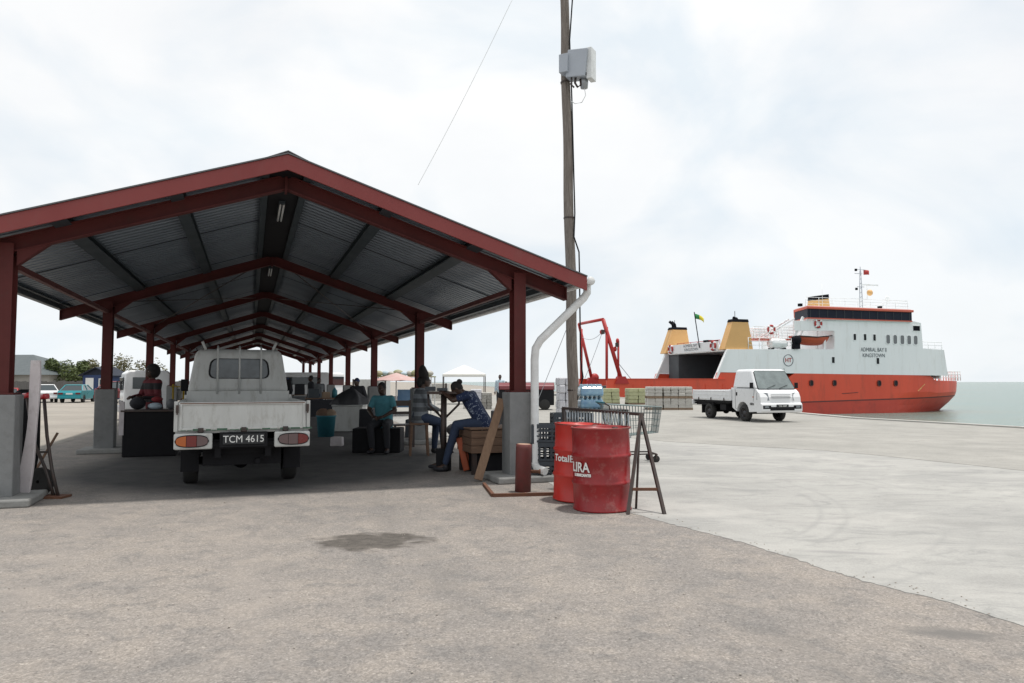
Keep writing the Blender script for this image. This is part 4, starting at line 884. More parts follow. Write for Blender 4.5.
# stern flag staff with green and yellow flag
ax,az=N(699.5,340.5,4.5); tx,tz=N(694.2,312,4.5); q=MB(); q.tube([(ax,4.5,az-.8),(tx,4.5,tz)],.05,6); st=q.build('flagstaff',M['ship_blk'],fer)
M['flag_g']=striped('green_yellow_flag',(.03,.22,.07),(.7,.6,.06),.9,0); flag((tx+.05,4.5,tz-.45),1.15,.55,M['flag_g'],st,sag=.45)
q=MB(); q.box((ax+1.4,4.5,zb1+.15),(1.4,.8,.3)); q.build('deck_locker',M['ship_blk'],fer); railing([(xb0+.5,2.0,zb1-.3),(xb0+.5,BW-2.,zb1-.3)],.5,fer,m=M['gantry'],step=1.4,rows=1)
# stern lifting gantry
def gp(px,py,b): x,z=N(px,py,b); return Vector((x,b,z))
q=MB(); a0,a1=gp(592,380,6),gp(579,324,6); c1,c0=gp(603,319.3,0),gp(621,379,0)
q.tube([a0,a1],.17,8); q.tube([a1,c1],.15,8); q.tube([c1,c0],.20,8); q.tube([gp(581.3,380,6.4),gp(581.3,329,6.4)],.15,8); q.tube([gp(606.7,380,.0),gp(606.7,327,.0)],.14,8)
q.tube([gp(618.3,379,0),gp(618.3,341,0)],.11,8)
for p in (a0,c0): q.box(p+Vector((0,0,-.1)),(1.5,.5,.7),taper=(.5,1))
q.ball(a0+Vector((.3,0,.25)),(.5,.3,.45),10,8); q.ball(gp(615,349,0),(.2,.2,.25),8,6); q.ball(gp(602,332,0),(.25,.2,.25),8,6); q.ball(gp(617.5,341,0),(.18,.18,.28),8,6)
ga=q.build('stern_gantry',M['gantry'],fer)
q=MB()
def cable(a,b,sag,r_=.02,n=10): 
    return [a.lerp(b,i/n)+Vector((0,0,-sag*4*(i/n)*(1-i/n))) for i in range(n+1)]
q.tube(cable(gp(603,331,0),gp(582,337,6),.5),.025,5); q.tube(cable(gp(602,333,0),gp(585,378,6),.1),.025,5); q.tube(cable(gp(619,364,0),gp(631,379,0),.0),.04,5)
q.build('hoist_wire',M['meter'],ga)
for p in (gp(602,332,0)+Vector((0,-.2,0)),gp(618,345,0)+Vector((-.2,-.2,0))):
    q=MB(); q.box(p,(.3,.2,.4)); q.build('pulley_block',M['dark_steel'],ga)
# rust streaks: thin scuffs of paint wear on the bow
for (a,b,c,d) in ((920,389,926,384),(918,391,922,388),(842,393.6,858,392.4)):
    x,z=N(a,b); x2,z2=N(c,d); q=MB(); q.bar((x,BW/2-hbw(x,z)-.02,z),(x2,BW/2-hbw(x2,z2)-.02,z2),.03,.06); q.build('paint_scuff',M['ship_y'] if a>900 else M['ship_dk'],fer)

# ---------------------------------------------------------------- utility pole, cabinet and cables
pb=Vector((1.463,17.6,0)); ptop=Vector((1.245,17.6,11.8))
def pp(z): return pb.lerp(ptop,z/11.8)
U=empty('utility_pole',pb,0,'tall weathered timber utility pole with a grey cabinet behind the shed corner','utility pole')
def tr(v): return Vector(v)-pb
q=MB(); n=26; rnd=random.Random(2)
q.tube([tr(pp(11.8*i/n))+Vector((.012*math.sin(i*.9),.01*math.cos(i*1.3),0)) for i in range(n+1)],[.135-.035*i/n for i in range(n+1)],14); q.build('pole_shaft',M['pole'],U)
# cabinet seen from below at y 48-85 px
bz=D(574.5,66,17.3); c=tr(bz)
Mz=Matrix.Rotation(R(-28),3,'Z'); q=MB(); q.box(c+Vector((.10,-.05,0)),(.50,.34,.66),Mz@Matrix.Rotation(R(6),3,'Y')); cb=q.build('cabinet',M['meter'],U,.02)
q=MB(); q.box(c+Vector((.38,-.14,-.03)),(.13,.30,.74),Mz); q.build('cabinet_door',M['pvc'],cb,.01)
q=MB(); q.box(c+Vector((-.22,.0,.03)),(.22,.26,.44),Mz); q.build('junction_box',M['meter'],cb,.01)
q=MB(); q.box(c+Vector((.16,-.20,-.29)),(.22,.04,.06),Mz); q.build('latch',M['black'],cb)
q=MB(); q.lathe([(.0,0),(.09,0),(.10,-.06),(.085,-.22),(0,-.24)],14,c+Vector((.22,-.05,-.34))); q.build('siren_horn',M['palegrey'],cb)
q=MB(); q.tube([c+Vector((.02,-.1,-.30)),c+Vector((.0,-.12,-.46)),c+Vector((.06,-.12,-.56)),c+Vector((.14,-.1,-.50)),c+Vector((.13,-.1,-.36))],.028,8); q.tube([c+Vector((-.08,-.1,-.30)),c+Vector((-.08,-.1,-.50)),c+Vector((-.02,-.1,-.56))],.022,8); q.build('conduit',M['dark_steel'],U)
q=MB(); q.tube([c+Vector((.22,-.1,-.56)),c+Vector((.25,-.1,-.75)),c+Vector((.16,-.1,-.92)),c+Vector((.0,-.1,-.95)),c+Vector((-.1,-.1,-.88))],.008,6); q.build('loop_cable',M['pvc'],U)
q=MB()
pts=[tr(pp(11.7))+Vector((.11,-.08,0)),tr(pp(10.6))+Vector((.19,-.09,0)),tr(pp(9.6))+Vector((.10,-.10,0)),tr(pp(8.2))+Vector((.125,-.05,0)),tr(pp(5.4))+Vector((.13,-.08,0)),tr(D(574,237,17.5)),tr(D(579,252,17.45)),tr(D(579.5,274,17.45)),tr(D(580.5,360,17.5)),tr(D(583,377,17.5)),tr(D(577,400,17.5)),tr(D(571,420,17.5))]
q.tube(pts,.019,6); q.build('power_cable',M['black'],U)
q=MB()
for z in (1.2,3.1,5.3,8.6): q.lathe([(.135,-.02),(.14,0),(.135,.02)],14,tr(pp(z)))
q.build('steel_strap',M['dark_steel'],U)
def wire(name,a,b,sag,r_,label,m='meter'):
    q=MB(); a=Vector(a); b=Vector(b); q.tube([p-a for p in cable(a,b,sag,n=16)],r_,5); o=q.build(name,M[m]); o.location=a; tag(o,label,'cable'); return o
wire('overhead_cable',D(418,185,26),D(513,-2,24),.12,.0075,'thin cable slanting up through the sky above the shed ridge','pvc')
wire('guy_wire',D(571,318,17.6),D(534,410,21),.0,.008,'thin guy wire running down from the timber pole behind the downpipe')
# ---------------------------------------------------------------- oil drums, stump, frame, trestle
def drum(loc,mt,label,lean=(0,0),rz=0,words=(),h=.90,r_=.298):
    d=empty('oil_drum',loc,rz,label,'drum','red oil drums'); d.rotation_euler=(lean[0],lean[1],rz)
    pr=[(0,.015),(r_-.02,.012),(r_-.004,0),(r_+.006,.008),(r_+.004,.022),(r_-.004,.03)]
    z=.03
    for zc in (h*.335,h*.66):
        pr+=[(r_-.004,zc-.03),(r_+.004,zc-.016),(r_+.014,zc),(r_+.004,zc+.016),(r_-.004,zc+.03)]
    pr+=[(r_-.004,h-.03),(r_+.004,h-.02),(r_+.007,h-.006),(r_-.006,h),(r_-.016,h-.012),(r_-.02,h-.025),(0,h-.022)]
    q=MB(); q.lathe(pr,64)
    q.v=[tuple(Vector(v_)*(1) + Vector((v_[0],v_[1],0))*(.045*noise.noise(Vector((v_[0]*4+r_*9,v_[1]*4,v_[2]*2.2)))+.012*noise.noise(Vector((v_[0]*14,v_[1]*14,v_[2]*11))))) for v_ in q.v]
    body=q.build('drum_body',M[mt],d)
    q=MB(); q.lathe([(r_+.008,h-.014),(r_+.012,h-.006),(r_+.004,h+.002),(r_-.008,h+.001)],48); q.build('rim_chime',M['rimwear'],d)
    q=MB(); q.lathe([(.03,h-.024),(.034,h-.006),(0,h-.006)],12,(.16,0,0)); q.build('bung_cap',M['dark_steel'],d)
    for body_,sz_,z_,a_,sx in words:
        t=text('drum_lettering',body_,sz_,M['white_paint'],d,Matrix.Rotation(a_,4,'Z')@Matrix.Translation((0,0,z_)),extr=.001,bold=.003,cyl=r_,sx=sx)
    return d
drum((.995,8.33,0),'drum_b','worn dark red drum with rust freckles, the nearer of the two',(0,R(-.6)),0,(('LIRA',.145,.475,R(-51),.85),('LUBRICANTS',.038,.395,R(-46),1.0)),r_=.322)
drum((.80,8.97,0),'drum_a','bright red drum half hidden behind the worn drum',(R(0),R(2.2)),0,(('TotalE',.108,.50,R(-44),1.0),),r_=.318)
s_=G(522.8,491.5); q=MB(); q.lathe([(0,0),(.102,0),(.102,.55),(.098,.60),(.088,.605)],24,(0,0,0)); st=q.build('steel_stump',M['stump'],None); st.location=s_; st.rotation_euler=(0,R(1.5),0); tag(st,'short maroon painted steel stump standing before the pillar','bollard')
q=MB(); q.lathe([(.088,.603),(.0,.603)],24); q.build('stump_end',M['stump_top'],st)
q=MB(); q.lathe([(0,0),(.022,0),(.022,.11),(.03,.11),(.03,.13),(0,.13)],12,(.09,-.02,.26),Matrix.Rotation(PI/2,3,'Y')); q.build('stub_pin',M['rust'],st)
q=MB(); a,b,c2,d2=G(484,485.5),G(493,497),G(556,495.5),G(556,487); o0=b.copy()
for p,r2 in ((a,b),(b,c2)): q.bar(p-o0+Vector((0,0,.02)),r2-o0+Vector((0,0,.02)),.04,.04)
o=q.build('ground_angle_iron',M['rust']); o.location=o0; tag(o,'rusty red angle iron lying bent on the ground around the stump','scrap iron')
# trestle with vertical rails
A0,A1=G(627.5,513),G(664.5,514); ax_=Vector((1.40,8.62,1.0))
pxa=D(641,414.5,8.45); z_t=pxa.z; T0=Vector((pxa.x,8.45,z_t)); T1=D(563,408,9.9)
tr_=empty('steel_trestle',(T0.x,T0.y,0),0,'rusty steel trestle with a railed top bar standing behind the red drums','trestle'); o0=Vector((T0.x,T0.y,0))
l0=G(628,514.5); l1=G(664.5,514.5); 
lb0=T1+Vector((.10,-.12,0)); lb1=T1+Vector((.34,.10,0)); lb0.z=lb1.z=0
for a,b in ((T0,l0),(T0,l1),(T1,lb0),(T1,lb1)):
    q=MB(); q.bar(a-o0,b-o0,.033,.033); q.build('leg',M['dark_steel'],tr_)
q=MB(); q.bar(T0-o0+Vector((.02,0,0)),T1-o0,.032,.032); q.build('top_bar',M['dark_steel'],tr_)
for a,b,c_ in ((T0,l0,l1),(T1,lb0,lb1)):
    q=MB(); q.bar(a.lerp(b,.76)-o0,a.lerp(c_,.76)-o0,.03,.03); q.build('crossbar',M['rust'],tr_)
q=MB(); nn=22; dz=Vector((0,0,.27))
for i in range(1,nn):
    p=T0.lerp(T1,.10+.88*i/nn)-o0; q.tube([p,p-dz],.0085,6)
q.tube([T0.lerp(T1,.12)-o0-dz,T0.lerp(T1,.99)-o0-dz],.014,6); q.build('rail_bars',M['wire'],tr_)
q=MB(); q.tube([T0.lerp(l0,.1)-o0,(l0+l1)/2-o0+Vector((-.05,.35,.0))],.014,6); q.build('prop_rod',M['dark_steel'],tr_)
# ---------------------------------------------------------------- shopping cart
def wiregrid(q,p0,du,dv,nu,nv,r_=.004,rim=.009):
    p0=Vector(p0); du=Vector(du); dv=Vector(dv)
    for i in range(nu+1): q.tube([p0+du*i/nu,p0+du*i/nu+dv],rim if i in (0,nu) else r_,4,False)
    for j in range(nv+1): q.tube([p0+dv*j/nv,p0+dv*j/nv+du],rim if j in (0,nv) else r_,4,False)
def shopping_cart(loc,rz,label):
    K=empty('shopping_cart',loc,rz,label,'cart')
    L_,W_=.98,.56; z0,z1=.47,.98
    q=MB(); f=[(0,-W_/2,z1+.03),(0,W_/2,z1+.03),(L_,W_/2*.8,z1-.02),(L_,-W_/2*.8,z1-.02)]; g=[(.12,-W_/2*.85,z0-.03),(.12,W_/2*.85,z0-.03),(L_-.06,W_/2*.7,z0+.05),(L_-.06,-W_/2*.7,z0+.05)]
    f=[Vector(v) for v in f]; g=[Vector(v) for v in g]
    for i in range(4):
        a,b,c_,d_=f[i],f[(i+1)%4],g[(i+1)%4],g[i]; nn=18 if i%2 else 11
        for k in range(nn+1): q.tube([a.lerp(b,k/nn),d_.lerp(c_,k/nn)],.0042,4,False)
        for k in range(0,5): q.tube([a.lerp(d_,k/4),b.lerp(c_,k/4)],.010 if k==0 else .005,4,False)
    for k in range(9): q.tube([g[0].lerp(g[1],k/8),g[3].lerp(g[2],k/8)],.0042,4,False)
    q.build('wire_basket',M['cartgreen'],K)
    q=MB(); q.tube([(-.06,-W_/2,z1+.06),(-.06,W_/2,z1+.06)],.017,8); q.build('handle',M['teal'],K)
    q=MB()
    for s in (-1,1):
        q.tube([(-.06,s*W_/2,z1+.06),(.03,s*W_/2*.95,z1),(.12,s*W_/2*.9,z0),(.10,s*W_/2*.9,.22),(.16,s*W_/2*.95,.15),(.88,s*W_/2*.7,.15)],.013,8)
    q.tube([(.88,-W_/2*.7,.15),(.88,W_/2*.7,.15)],.013,8); q.tube([(.12,-W_/2*.9,.3),(.12,W_/2*.9,.3)],.010,8)
    q.build('cart_frame',M['dark_steel'],K)
    for x,s in ((.16,-1),(.16,1),(.88,-1),(.88,1)):
        yy=s*W_/2*(.95 if x<.5 else .7)
        q=MB(); q.lathe([(0,-.016),(.05,-.016),(.062,-.01),(.062,.01),(.05,.016),(0,.016)],16,(x,yy,.062),Matrix.Rotation(PI/2,3,'X')); wq=q.build('caster',M['rubber'],K)
        q=MB(); q.bar((x,yy+.024,.06),(x,yy+.024,.15),.03,.006); q.bar((x,yy-.024,.06),(x,yy-.024,.15),.03,.006); q.box((x,yy,.145),(.04,.06,.012)); q.build('caster_fork',M['dark_steel'],wq)
    return K
p=G(641,463); shopping_cart((p.x-.62,p.y+.15,0),R(8),'grey wire shopping cart standing behind the trestle')
# ---------------------------------------------------------------- crates, water, sacks
def crate(loc,rz,m,label,d=(.42,.34,.26),group='plastic crates beside the corner pillar',name='plastic_crate'):
    K=empty(name,loc,rz,label,'crate',group); x,y,z=d; t=.02
    q=MB(); q.box((0,0,.012),(x-.04,y-.04,.02)); q.build('crate_base',M[m],K)
    q=MB()
    for s in (-1,1):
        for zz,hh in ((.02,.03),(z*.36,.02),(z*.62,.02),(z-.03,.06)):
            q.box((0,s*(y/2-t/2),zz+.015),(x,t,hh)); q.box((s*(x/2-t/2),0,zz+.015),(t,y-2*t-.002,hh))
        for k in range(5):
            q.box((-x/2+x*(k+.5)/5,s*(y/2-t/2)*.985,z/2),(.03,t*.6,z-.04))
        for k in range(4):
            q.box((s*(x/2-t/2)*.985,-y/2+y*(k+.5)/4,z/2),(t*.6,.03,z-.04))
    for sx in (-1,1):
        for sy in (-1,1): q.box((sx*(x/2-.02),sy*(y/2-.02),z/2),(.045,.045,z))
    q.build('crate_walls',M[m],K); return K
c0=G(546,478)
for k,lb in enumerate(('dark grey plastic crate on the ground beside the downpipe, lowest of its stack','dark grey plastic crate in the middle of the stack beside the downpipe','dark grey plastic crate on top of the stack beside the downpipe')):
    crate((.47,10.75,.262*k+.002),R(4*k-3),'crate_dk',lb)
for k,lb in enumerate(('charcoal crate at ground level behind the bright red drum','charcoal crate stacked second behind the bright red drum','charcoal crate on top behind the bright red drum')):
    crate((.93,11.7,.30*k+.002),R(9-2*k),'crate_dk',lb,(.62,.42,.298))
for k,lb in enumerate(('blue crate behind the drums, lowest under the rails','blue crate behind the drums, second from the ground','blue crate behind the drums with its rim below the rails')):
    crate((1.16,10.1,.255*k+.002),R(5+6*k),'crate_bl',lb,(.44,.34,.25),'blue crates behind the drums')
# water pack: shrink-wrapped bottles on a steel table
def bottle_pack(loc,rz,label,nx,ny,nz,r_=.042,h=.23):
    K=empty('water_pack',loc,rz,label,'water pack')
    for kz in range(nz):
        q=MB()
        for i in range(nx):
            for j in range(ny):
                q.lathe([(0,0),(r_*.85,0),(r_,.012),(r_,h*.22),(r_*.9,h*.26),(r_,h*.3),(r_,h*.66),(r_*.75,h*.8),(r_*.34,h*.9),(r_*.34,h),(0,h)],10,((i-(nx-1)/2)*r_*2.02,(j-(ny-1)/2)*r_*2.02,kz*(h+.004)))
        q.build('bottle_layer',M['water_pk'],K)
        q=MB(); q.box((0,0,kz*(h+.004)+h*.42),(nx*r_*2.06+.01,ny*r_*2.06+.01,h*.72),taper=(.96,.96)); q.build('shrink_wrap',M['wrapb'],K,.035,seg=3)
    return K
M['wrapb']=mat('blue_printed_shrink_wrap',(.30,.48,.58),.15,0,(.12,.26,.45),11,.9,coat=.5)
q=empty('steel_table',(1.62,14.0,0),R(5),'dark steel table carrying the water packs near the timber pole','table')
b=MB(); b.box((0,0,.87),(1.0,.6,.04)); b.build('table_top',M['dark_steel'],q)
for sx in (-1,1):
    for sy in (-1,1): b=MB(); b.box((sx*.46,sy*.26,.425),(.04,.04,.85)); b.build('leg',M['dark_steel'],q)
bottle_pack((1.47,14.0,.892),R(5),'shrink wrapped pack of blue water bottles on the steel table',5,4,2)
# wrapped sacks stack just left of the timber pole
def sack_pallet(loc,rz,mt,label,wx,wy,layers,lh,group,pallet=True,seed=0,bags=3,mid=None):
    K=empty('pallet_of_sacks',loc,rz,label,'pallet',group); rnd=random.Random(seed); z=0
    def pal(z):
        b=MB()
        for k in range(3): b.box((0,-wy/2+.07+(wy-.14)*k/2,z+.05),(wx,.10,.07))
        for k in range(6): b.box((-wx/2+.06+(wx-.12)*k/5,0,z+.1),(.11,wy,.022)); b.box((-wx/2+.06+(wx-.12)*k/5,0,z+.008),(.11,wy,.016))
        b.build('wooden_pallet',M['palewood'],K); return z+.112
    if pallet: z=pal(z)
    q=MB()
    for l in range(layers):
        if mid==l: 
            q.build('sacks',M[mt],K); q=MB(); z=pal(z)
        for i in range(bags):
            for j in range(2):
                q2=MB(); w_=wx/bags; q2.box((-wx/2+w_*(i+.5)+rnd.uniform(-.015,.015),(-.25+.5*j)*wy+rnd.uniform(-.02,.02),z+lh/2),(w_*.99,wy*.49,lh*1.02),Matrix.Rotation(rnd.uniform(-.04,.04),3,'Z'),taper=(.92,.94)); q.add(q2.v,q2.f)
        z+=lh
    q.build('sacks',M[mt],K,.03); return K
sack_pallet((1.36,19.6,0),R(6),'wrapw','tall stack of white wrapped sacks beside the timber pole',.36,.5,7,.20,None,True,3,2)
for i,(px,w_,lb) in enumerate(((656,.74,'left pallet of plastic wrapped sacks standing left of the white pickup'),(671.5,.72,'middle pallet of plastic wrapped sacks, greenish wrap at its top'),(686,.72,'right pallet of plastic wrapped sacks, nearest the pickup bed'))):
    p=G(px,410.2); sack_pallet((p.x,p.y+.6,0),R(-3+2*i),'wrap',lb,w_,1.1,6,.155,'wrapped sacks on the quay',True,10+i,2,3)
for i,(px,w_,lb) in enumerate(((610,.85,'yellow green sacks on a pallet, the one nearer the timber pole'),(636,1.0,'yellow green sacks on a pallet, next to the wrapped sacks'))):
    p=G(px,404.5); K=sack_pallet((p.x,p.y,0),R(4),'wrapg',lb,w_+.15,1.2,4,.22,'yellow green sacks on the quay',True,20+i,2,None)
# black trailer under red tarpaulin
t0_=D(499,407,37); t1_=D(554,407,37); mx_=(t0_.x+t1_.x)/2; L_=t1_.x-t0_.x
K=empty('covered_trailer',(mx_,37.5,0),0,'black box trailer under a shiny red cover behind the corner pillar','trailer')
b=MB(); b.box((0,0,.62),(L_,1.4,.75)); b.build('trailer_box',M['black'],K,.04)
b=MB(); b.prism([(-.72,0),(.72,0),(.70,.2),(.45,.36),(-.45,.36),(-.70,.2)],'x',-L_/2-.02,L_/2+.02); o=b.build('red_cover',M['maroon'],K,.05); o.location=(0,0,1.0)
for sx in (-1,1):
    for s in (-1,1): b=MB(); b.lathe([(0,-.09),(.25,-.09),(.28,-.05),(.28,.05),(.25,.09),(0,.09)],18,(sx*.9,s*.62,.28),Matrix.Rotation(PI/2,3,'X')); b.build('wheel',M['rubber'],K)
# ---------------------------------------------------------------- shelter furniture
# wooden crate bench (person sits on it)
cb_=Vector((-.27,11.78,0)); K=empty('wooden_bench_box',cb_,SA,'big weathered wooden box bench beside the corner pillar','bench')
for s in (-1,1):
    for k in range(3): b=MB(); b.box((0,s*.40,.38+.115*k),(1.0,.022,.108)); b.build('side_board',M['wood'],K,.004)
for s in (-1,1):
    for k in range(3): b=MB(); b.box((s*.489,0,.38+.115*k),(.022,.775,.108)); b.build('end_board',M['wood'],K,.004)
for k in range(5): b=MB(); b.box((0,-.34+.17*k,.69),(1.04,.16,.024)); b.build('top_board',M['wood'],K,.004)
for sx in (-1,1):
    for sy in (-1,1): b=MB(); b.box((sx*.44,sy*.35,.17),(.07,.07,.33)); b.build('leg',M['dark_steel'],K)
b=MB(); b.box((0,.0,.155),(.78,.6,.29)); o=b.build('storage_bin',M['black'],K,.02)
p0=G(478,482); p1=D(502,399,10.9); b=MB(); b.bar(Vector((0,0,0.03)),p1-p0,.12,.035,(0,1,0)); o=b.build('leaning_plank',M['plank'],None,.004); o.location=p0; tag(o,'brown wooden plank leaning against the wooden box bench','plank')
# steel pedestal table (domino post)
tb=G(443.5,470); tb.z=0; K=empty('pedestal_table',tb,.1,'black steel post table with two angled braces between the seated people','table')
b=MB(); b.tube([(0,0,.02),(0,0,1.20)],.05,10); b.build('post',M['dark_steel'],K)
b=MB(); b.box((0,0,1.225),(.54,.40,.04)); b.build('table_top',M['dark_steel'],K,.005)
for s in (-1,1): b=MB(); b.tube([(s*.25,0,1.20),(s*.24,0,1.04),(0,0,.80)],.020,6); b.build('brace',M['dark_steel'],K)
b=MB(); b.box((0,0,.17),(.24,.26,.34)); b.build('base_box',M['black'],K,.01)
for i,(x,y,h_,lb) in enumerate(((-.22,.05,.07,'small dark domino box at the left of the post table'),(-.02,-.05,.05,'small dark radio in the middle of the post table'))):
    b=MB(); b.box((0,0,h_/2),(.16,.12,h_)); o=b.build('small_box',M['crate_dk'],None,.008); o.location=tb+Vector((x,y,1.252)); tag(o,lb,'box')
b=MB(); b.box((0,0,.24),(.10,.34,.52),Matrix.Rotation(R(-14),3,'Y')); b.box((.02,0,.26),(.108,.22,.36),Matrix.Rotation(R(-14),3,'Y')); o=b.build('orange_panel',M['orange'],None,.01); o.location=(tb.x+.32,tb.y-.05,.03); tag(o,'orange plastic panel leaning beside the base of the post table','panel')
# stool
def stool(loc,rz,h,label,m='wood'):
    K=empty('stool',loc,rz,label,'stool'); b=MB(); b.box((0,0,h-.02),(.36,.34,.04)); b.build('seat',M[m],K,.008)
    for sx in (-1,1):
        for sy in (-1,1): b=MB(); b.bar((sx*.17,sy*.16,0),(sx*.14,sy*.13,h-.04),.04,.04); b.build('leg',M[m],K)
    for s in (-1,1): b=MB(); b.box((s*.155,0,h*.4),(.025,.27,.035)); b.build('stretcher',M[m],K)
    return K

# ---------------------------------------------------------------- people
def skinmesh(verts,edges,rad,root=0,sub=1,wide=None):
    """overlapping tapered capsules along the skeleton, fused into one surface by the voxel remesh"""
    q=MB()
    for a,b in edges:
        A,B=Vector(verts[a]),Vector(verts[b]); ra,rb=rad[a],rad[b]; offs=[Vector()]
        if wide and a<wide[1] and b<wide[1]+1: offs=[wide[0],-wide[0]]
        for o_ in offs:
            n=7; q.tube([(A+o_).lerp(B+o_,i/n) for i in range(n+1)],[ra+(rb-ra)*i/n for i in range(n+1)],14); q.ball(A+o_,ra*.995,14,10); q.ball(B+o_,rb*.995,14,10)
    me=bpy.data.meshes.new('sk'); me.from_pydata([tuple(v) for v in q.v],[],q.f); b=bmesh.new(); b.from_mesh(me); bmesh.ops.recalc_face_normals(b,faces=b.faces); b.to_mesh(me); b.free(); return me
def merge_remesh(name,meshes,mb,m,parent,vox):
    b=bmesh.new()
    for me in meshes: b.from_mesh(me)
    if mb and mb.v:
        me=bpy.data.meshes.new('t'); me.from_pydata([tuple(v) for v in mb.v],[],mb.f); b.from_mesh(me)
    bmesh.ops.recalc_face_normals(b,faces=b.faces)
    me=bpy.data.meshes.new(name); b.to_mesh(me); b.free(); me.materials.append(m)
    o=bpy.data.objects.new(name,me); C.objects.link(o); q=o.modifiers.new('r','REMESH'); q.mode='VOXEL'; q.voxel_size=vox; q.use_smooth_shade=True
    sm=o.modifiers.new('sm','SMOOTH'); sm.factor=.5; sm.iterations=3
    bpy.context.view_layer.update(); me2=bpy.data.meshes.new_from_object(o.evaluated_get(bpy.context.evaluated_depsgraph_get())); me2.name=name
    o.modifiers.clear(); o.data=me2; me2.materials.clear(); me2.materials.append(m)
    for p in me2.polygons: p.use_smooth=True
    if parent: o.parent=parent
    return o
def person(loc,rz,label,J,shirt,trousers,hair='short',sleeve=.55,vox=.011,cat='person',group=None,trouser_to=1.,shirt_len=.35):
    """J: local joints (x right, y forward (front of the body), z up): pelvis, chest, neck, head, face direction, per side shoulder elbow wrist hand hip knee ankle toe"""
    V=Vector; J={k:(V(v) if not isinstance(v,list) else [V(a) for a in v]) for k,v in J.items()}
    P=empty('person',loc,rz,label,cat,group)
    pel,ch,nk,hd=J['pelvis'],J['chest'],J['neck'],J['head']; mid=(pel*.55+ch*.45)
    v=[pel,mid,ch,nk,hd*.6+nk*.4]; e=[(0,1),(1,2),(2,3),(3,4)]; rad=[.115,.105,.112,.056,.053]
    sh=[];lg=[]
    for s in ('L','R'):
        S,E_,W_,Hn=J[s+'a']; i=len(v); v+=[S,(S+E_)/2,E_,(E_+W_)/2,W_,Hn]; e+=[(2,i),(i,i+1),(i+1,i+2),(i+2,i+3),(i+3,i+4),(i+4,i+5)]; rad+=[.062,.050,.042,.038,.027,.030]
        Hh,K_,A_,T_=J[s+'l']; i=len(v); v+=[Hh,(Hh+K_)/2,K_,(K_*.65+A_*.35),A_,T_]; e+=[(0,i),(i,i+1),(i+1,i+2),(i+2,i+3),(i+3,i+4),(i+4,i+5)]; rad+=[.092,.082,.060,.058,.038,.034]
    wx=(J['Ra'][0]-J['La'][0]).normalized(); body=skinmesh(v,e,rad,wide=(wx*.05,2))
    # head with face
    f=J['face'].normalized(); up=(hd-nk).normalized(); up=(up-f*up.dot(f)).normalized(); sd=f.cross(up).normalized(); Mh=Matrix((sd,f,up)).transposed()
    h=MB(); h.ball(hd,(.076,.095,.118),18,14,Mh); h.ball(hd+f*.018-up*.055,(.060,.075,.062),14,10,Mh)
    def hp(x,y,z): return hd+sd*x+f*y+up*z
    h.ball(hp(0,.097,-.012),(.015,.020,.026),8,6,Mh); h.ball(hp(0,.092,.030),(.045,.014,.012),8,6,Mh); h.ball(hp(0,.090,-.055),(.026,.012,.010),8,6,Mh)
    for s in (-1,1): h.ball(hp(s*.077,-.005,-.005),(.010,.020,.032),8,6,Mh)
    # hands: palm, four bent fingers, thumb
    for s,sg in (('L',-1),('R',1)):
        S,E_,W_,Hn=J[s+'a']; d=(Hn-W_).normalized(); pn=(J.get(s+'palm') or V((0,0,-1))); pn=(pn-d*pn.dot(d)).normalized(); ac=d.cross(pn).normalized()
        h.ball(W_+d*.05,(.042,.050,.016),10,8,Matrix((ac,d,pn)).transposed())
        for k,(off,ln) in enumerate(((-.030,.070),(-.010,.080),(.010,.075),(.029,.060))):
            b0=W_+d*.085+ac*off; b1=b0+d*ln*.45+pn*ln*.12; b2=b1+d*ln*.28+pn*ln*.28; b3=b2+d*ln*.08+pn*ln*.26
            h.tube([b0-d*.02,b0,b1,b2,b3],[.010,.010,.009,.0085,.0075],8)
        t0=W_+d*.03-ac*.034*sg; t1=t0-ac*.030*sg+d*.022+pn*.012; t2=t1+d*.03-ac*.006*sg+pn*.012
        h.tube([t0,t1,t2],[.013,.011,.009],8)
    bo=merge_remesh('body',[body],h,M['skin'],P,vox*.8)
    for s in (-1,1):
        q=MB(); q.ball(hp(s*.030,.083,.010),(.012,.008,.008),8,6,Mh); eo=q.build('eye',M['eye'],P); q=MB(); q.ball(hp(s*.030,.090,.010),(.005,.003,.005),8,6,Mh); q.build('pupil',M['black'],eo)
    # hair
    q=MB(); q.ball(hd-f*.016+up*.018,(.084,.098,.115),16,12,Mh)
    if hair=='short': 
        q.v=[tuple(V(a) if (V(a)-hd).dot(f)<.045+.9*max(0,(V(a)-hd).dot(up)) and (V(a)-hd).dot(up)>-.06 else hd+(V(a)-hd)*.75) for a in q.v]
    elif hair=='tall':
        q.tube([hp(0,-.02,.05),hp(0,-.05,.13),hp(.0,-.08,.20),hp(0,-.09,.27),hp(0,-.085,.31)],[.085,.098,.085,.06,.02],14); q.ball(hp(0,-.10,-.02),(.07,.07,.11),12,8,Mh)
        q.v=[tuple(V(a) if (V(a)-hd).dot(f)<.05+.5*(V(a)-hd).dot(up) else hd+(V(a)-hd)*.72) for a in q.v]
    elif hair=='bun':
        q.ball(hp(0,-.115,.045),(.05,.05,.05),10,8,Mh); q.v=[tuple(V(a) if (V(a)-hd).dot(f)<.045+.9*max(0,(V(a)-hd).dot(up)) else hd+(V(a)-hd)*.75) for a in q.v]
    elif hair=='big':
        q.ball(hp(0,-.04,.02),(.14,.14,.15),16,12,Mh); q.v=[tuple(V(a) if (V(a)-hd).dot(f)<.05+.6*max(0,(V(a)-hd).dot(up)) else hd+(V(a)-hd)*.72) for a in q.v]
    elif hair=='cap':
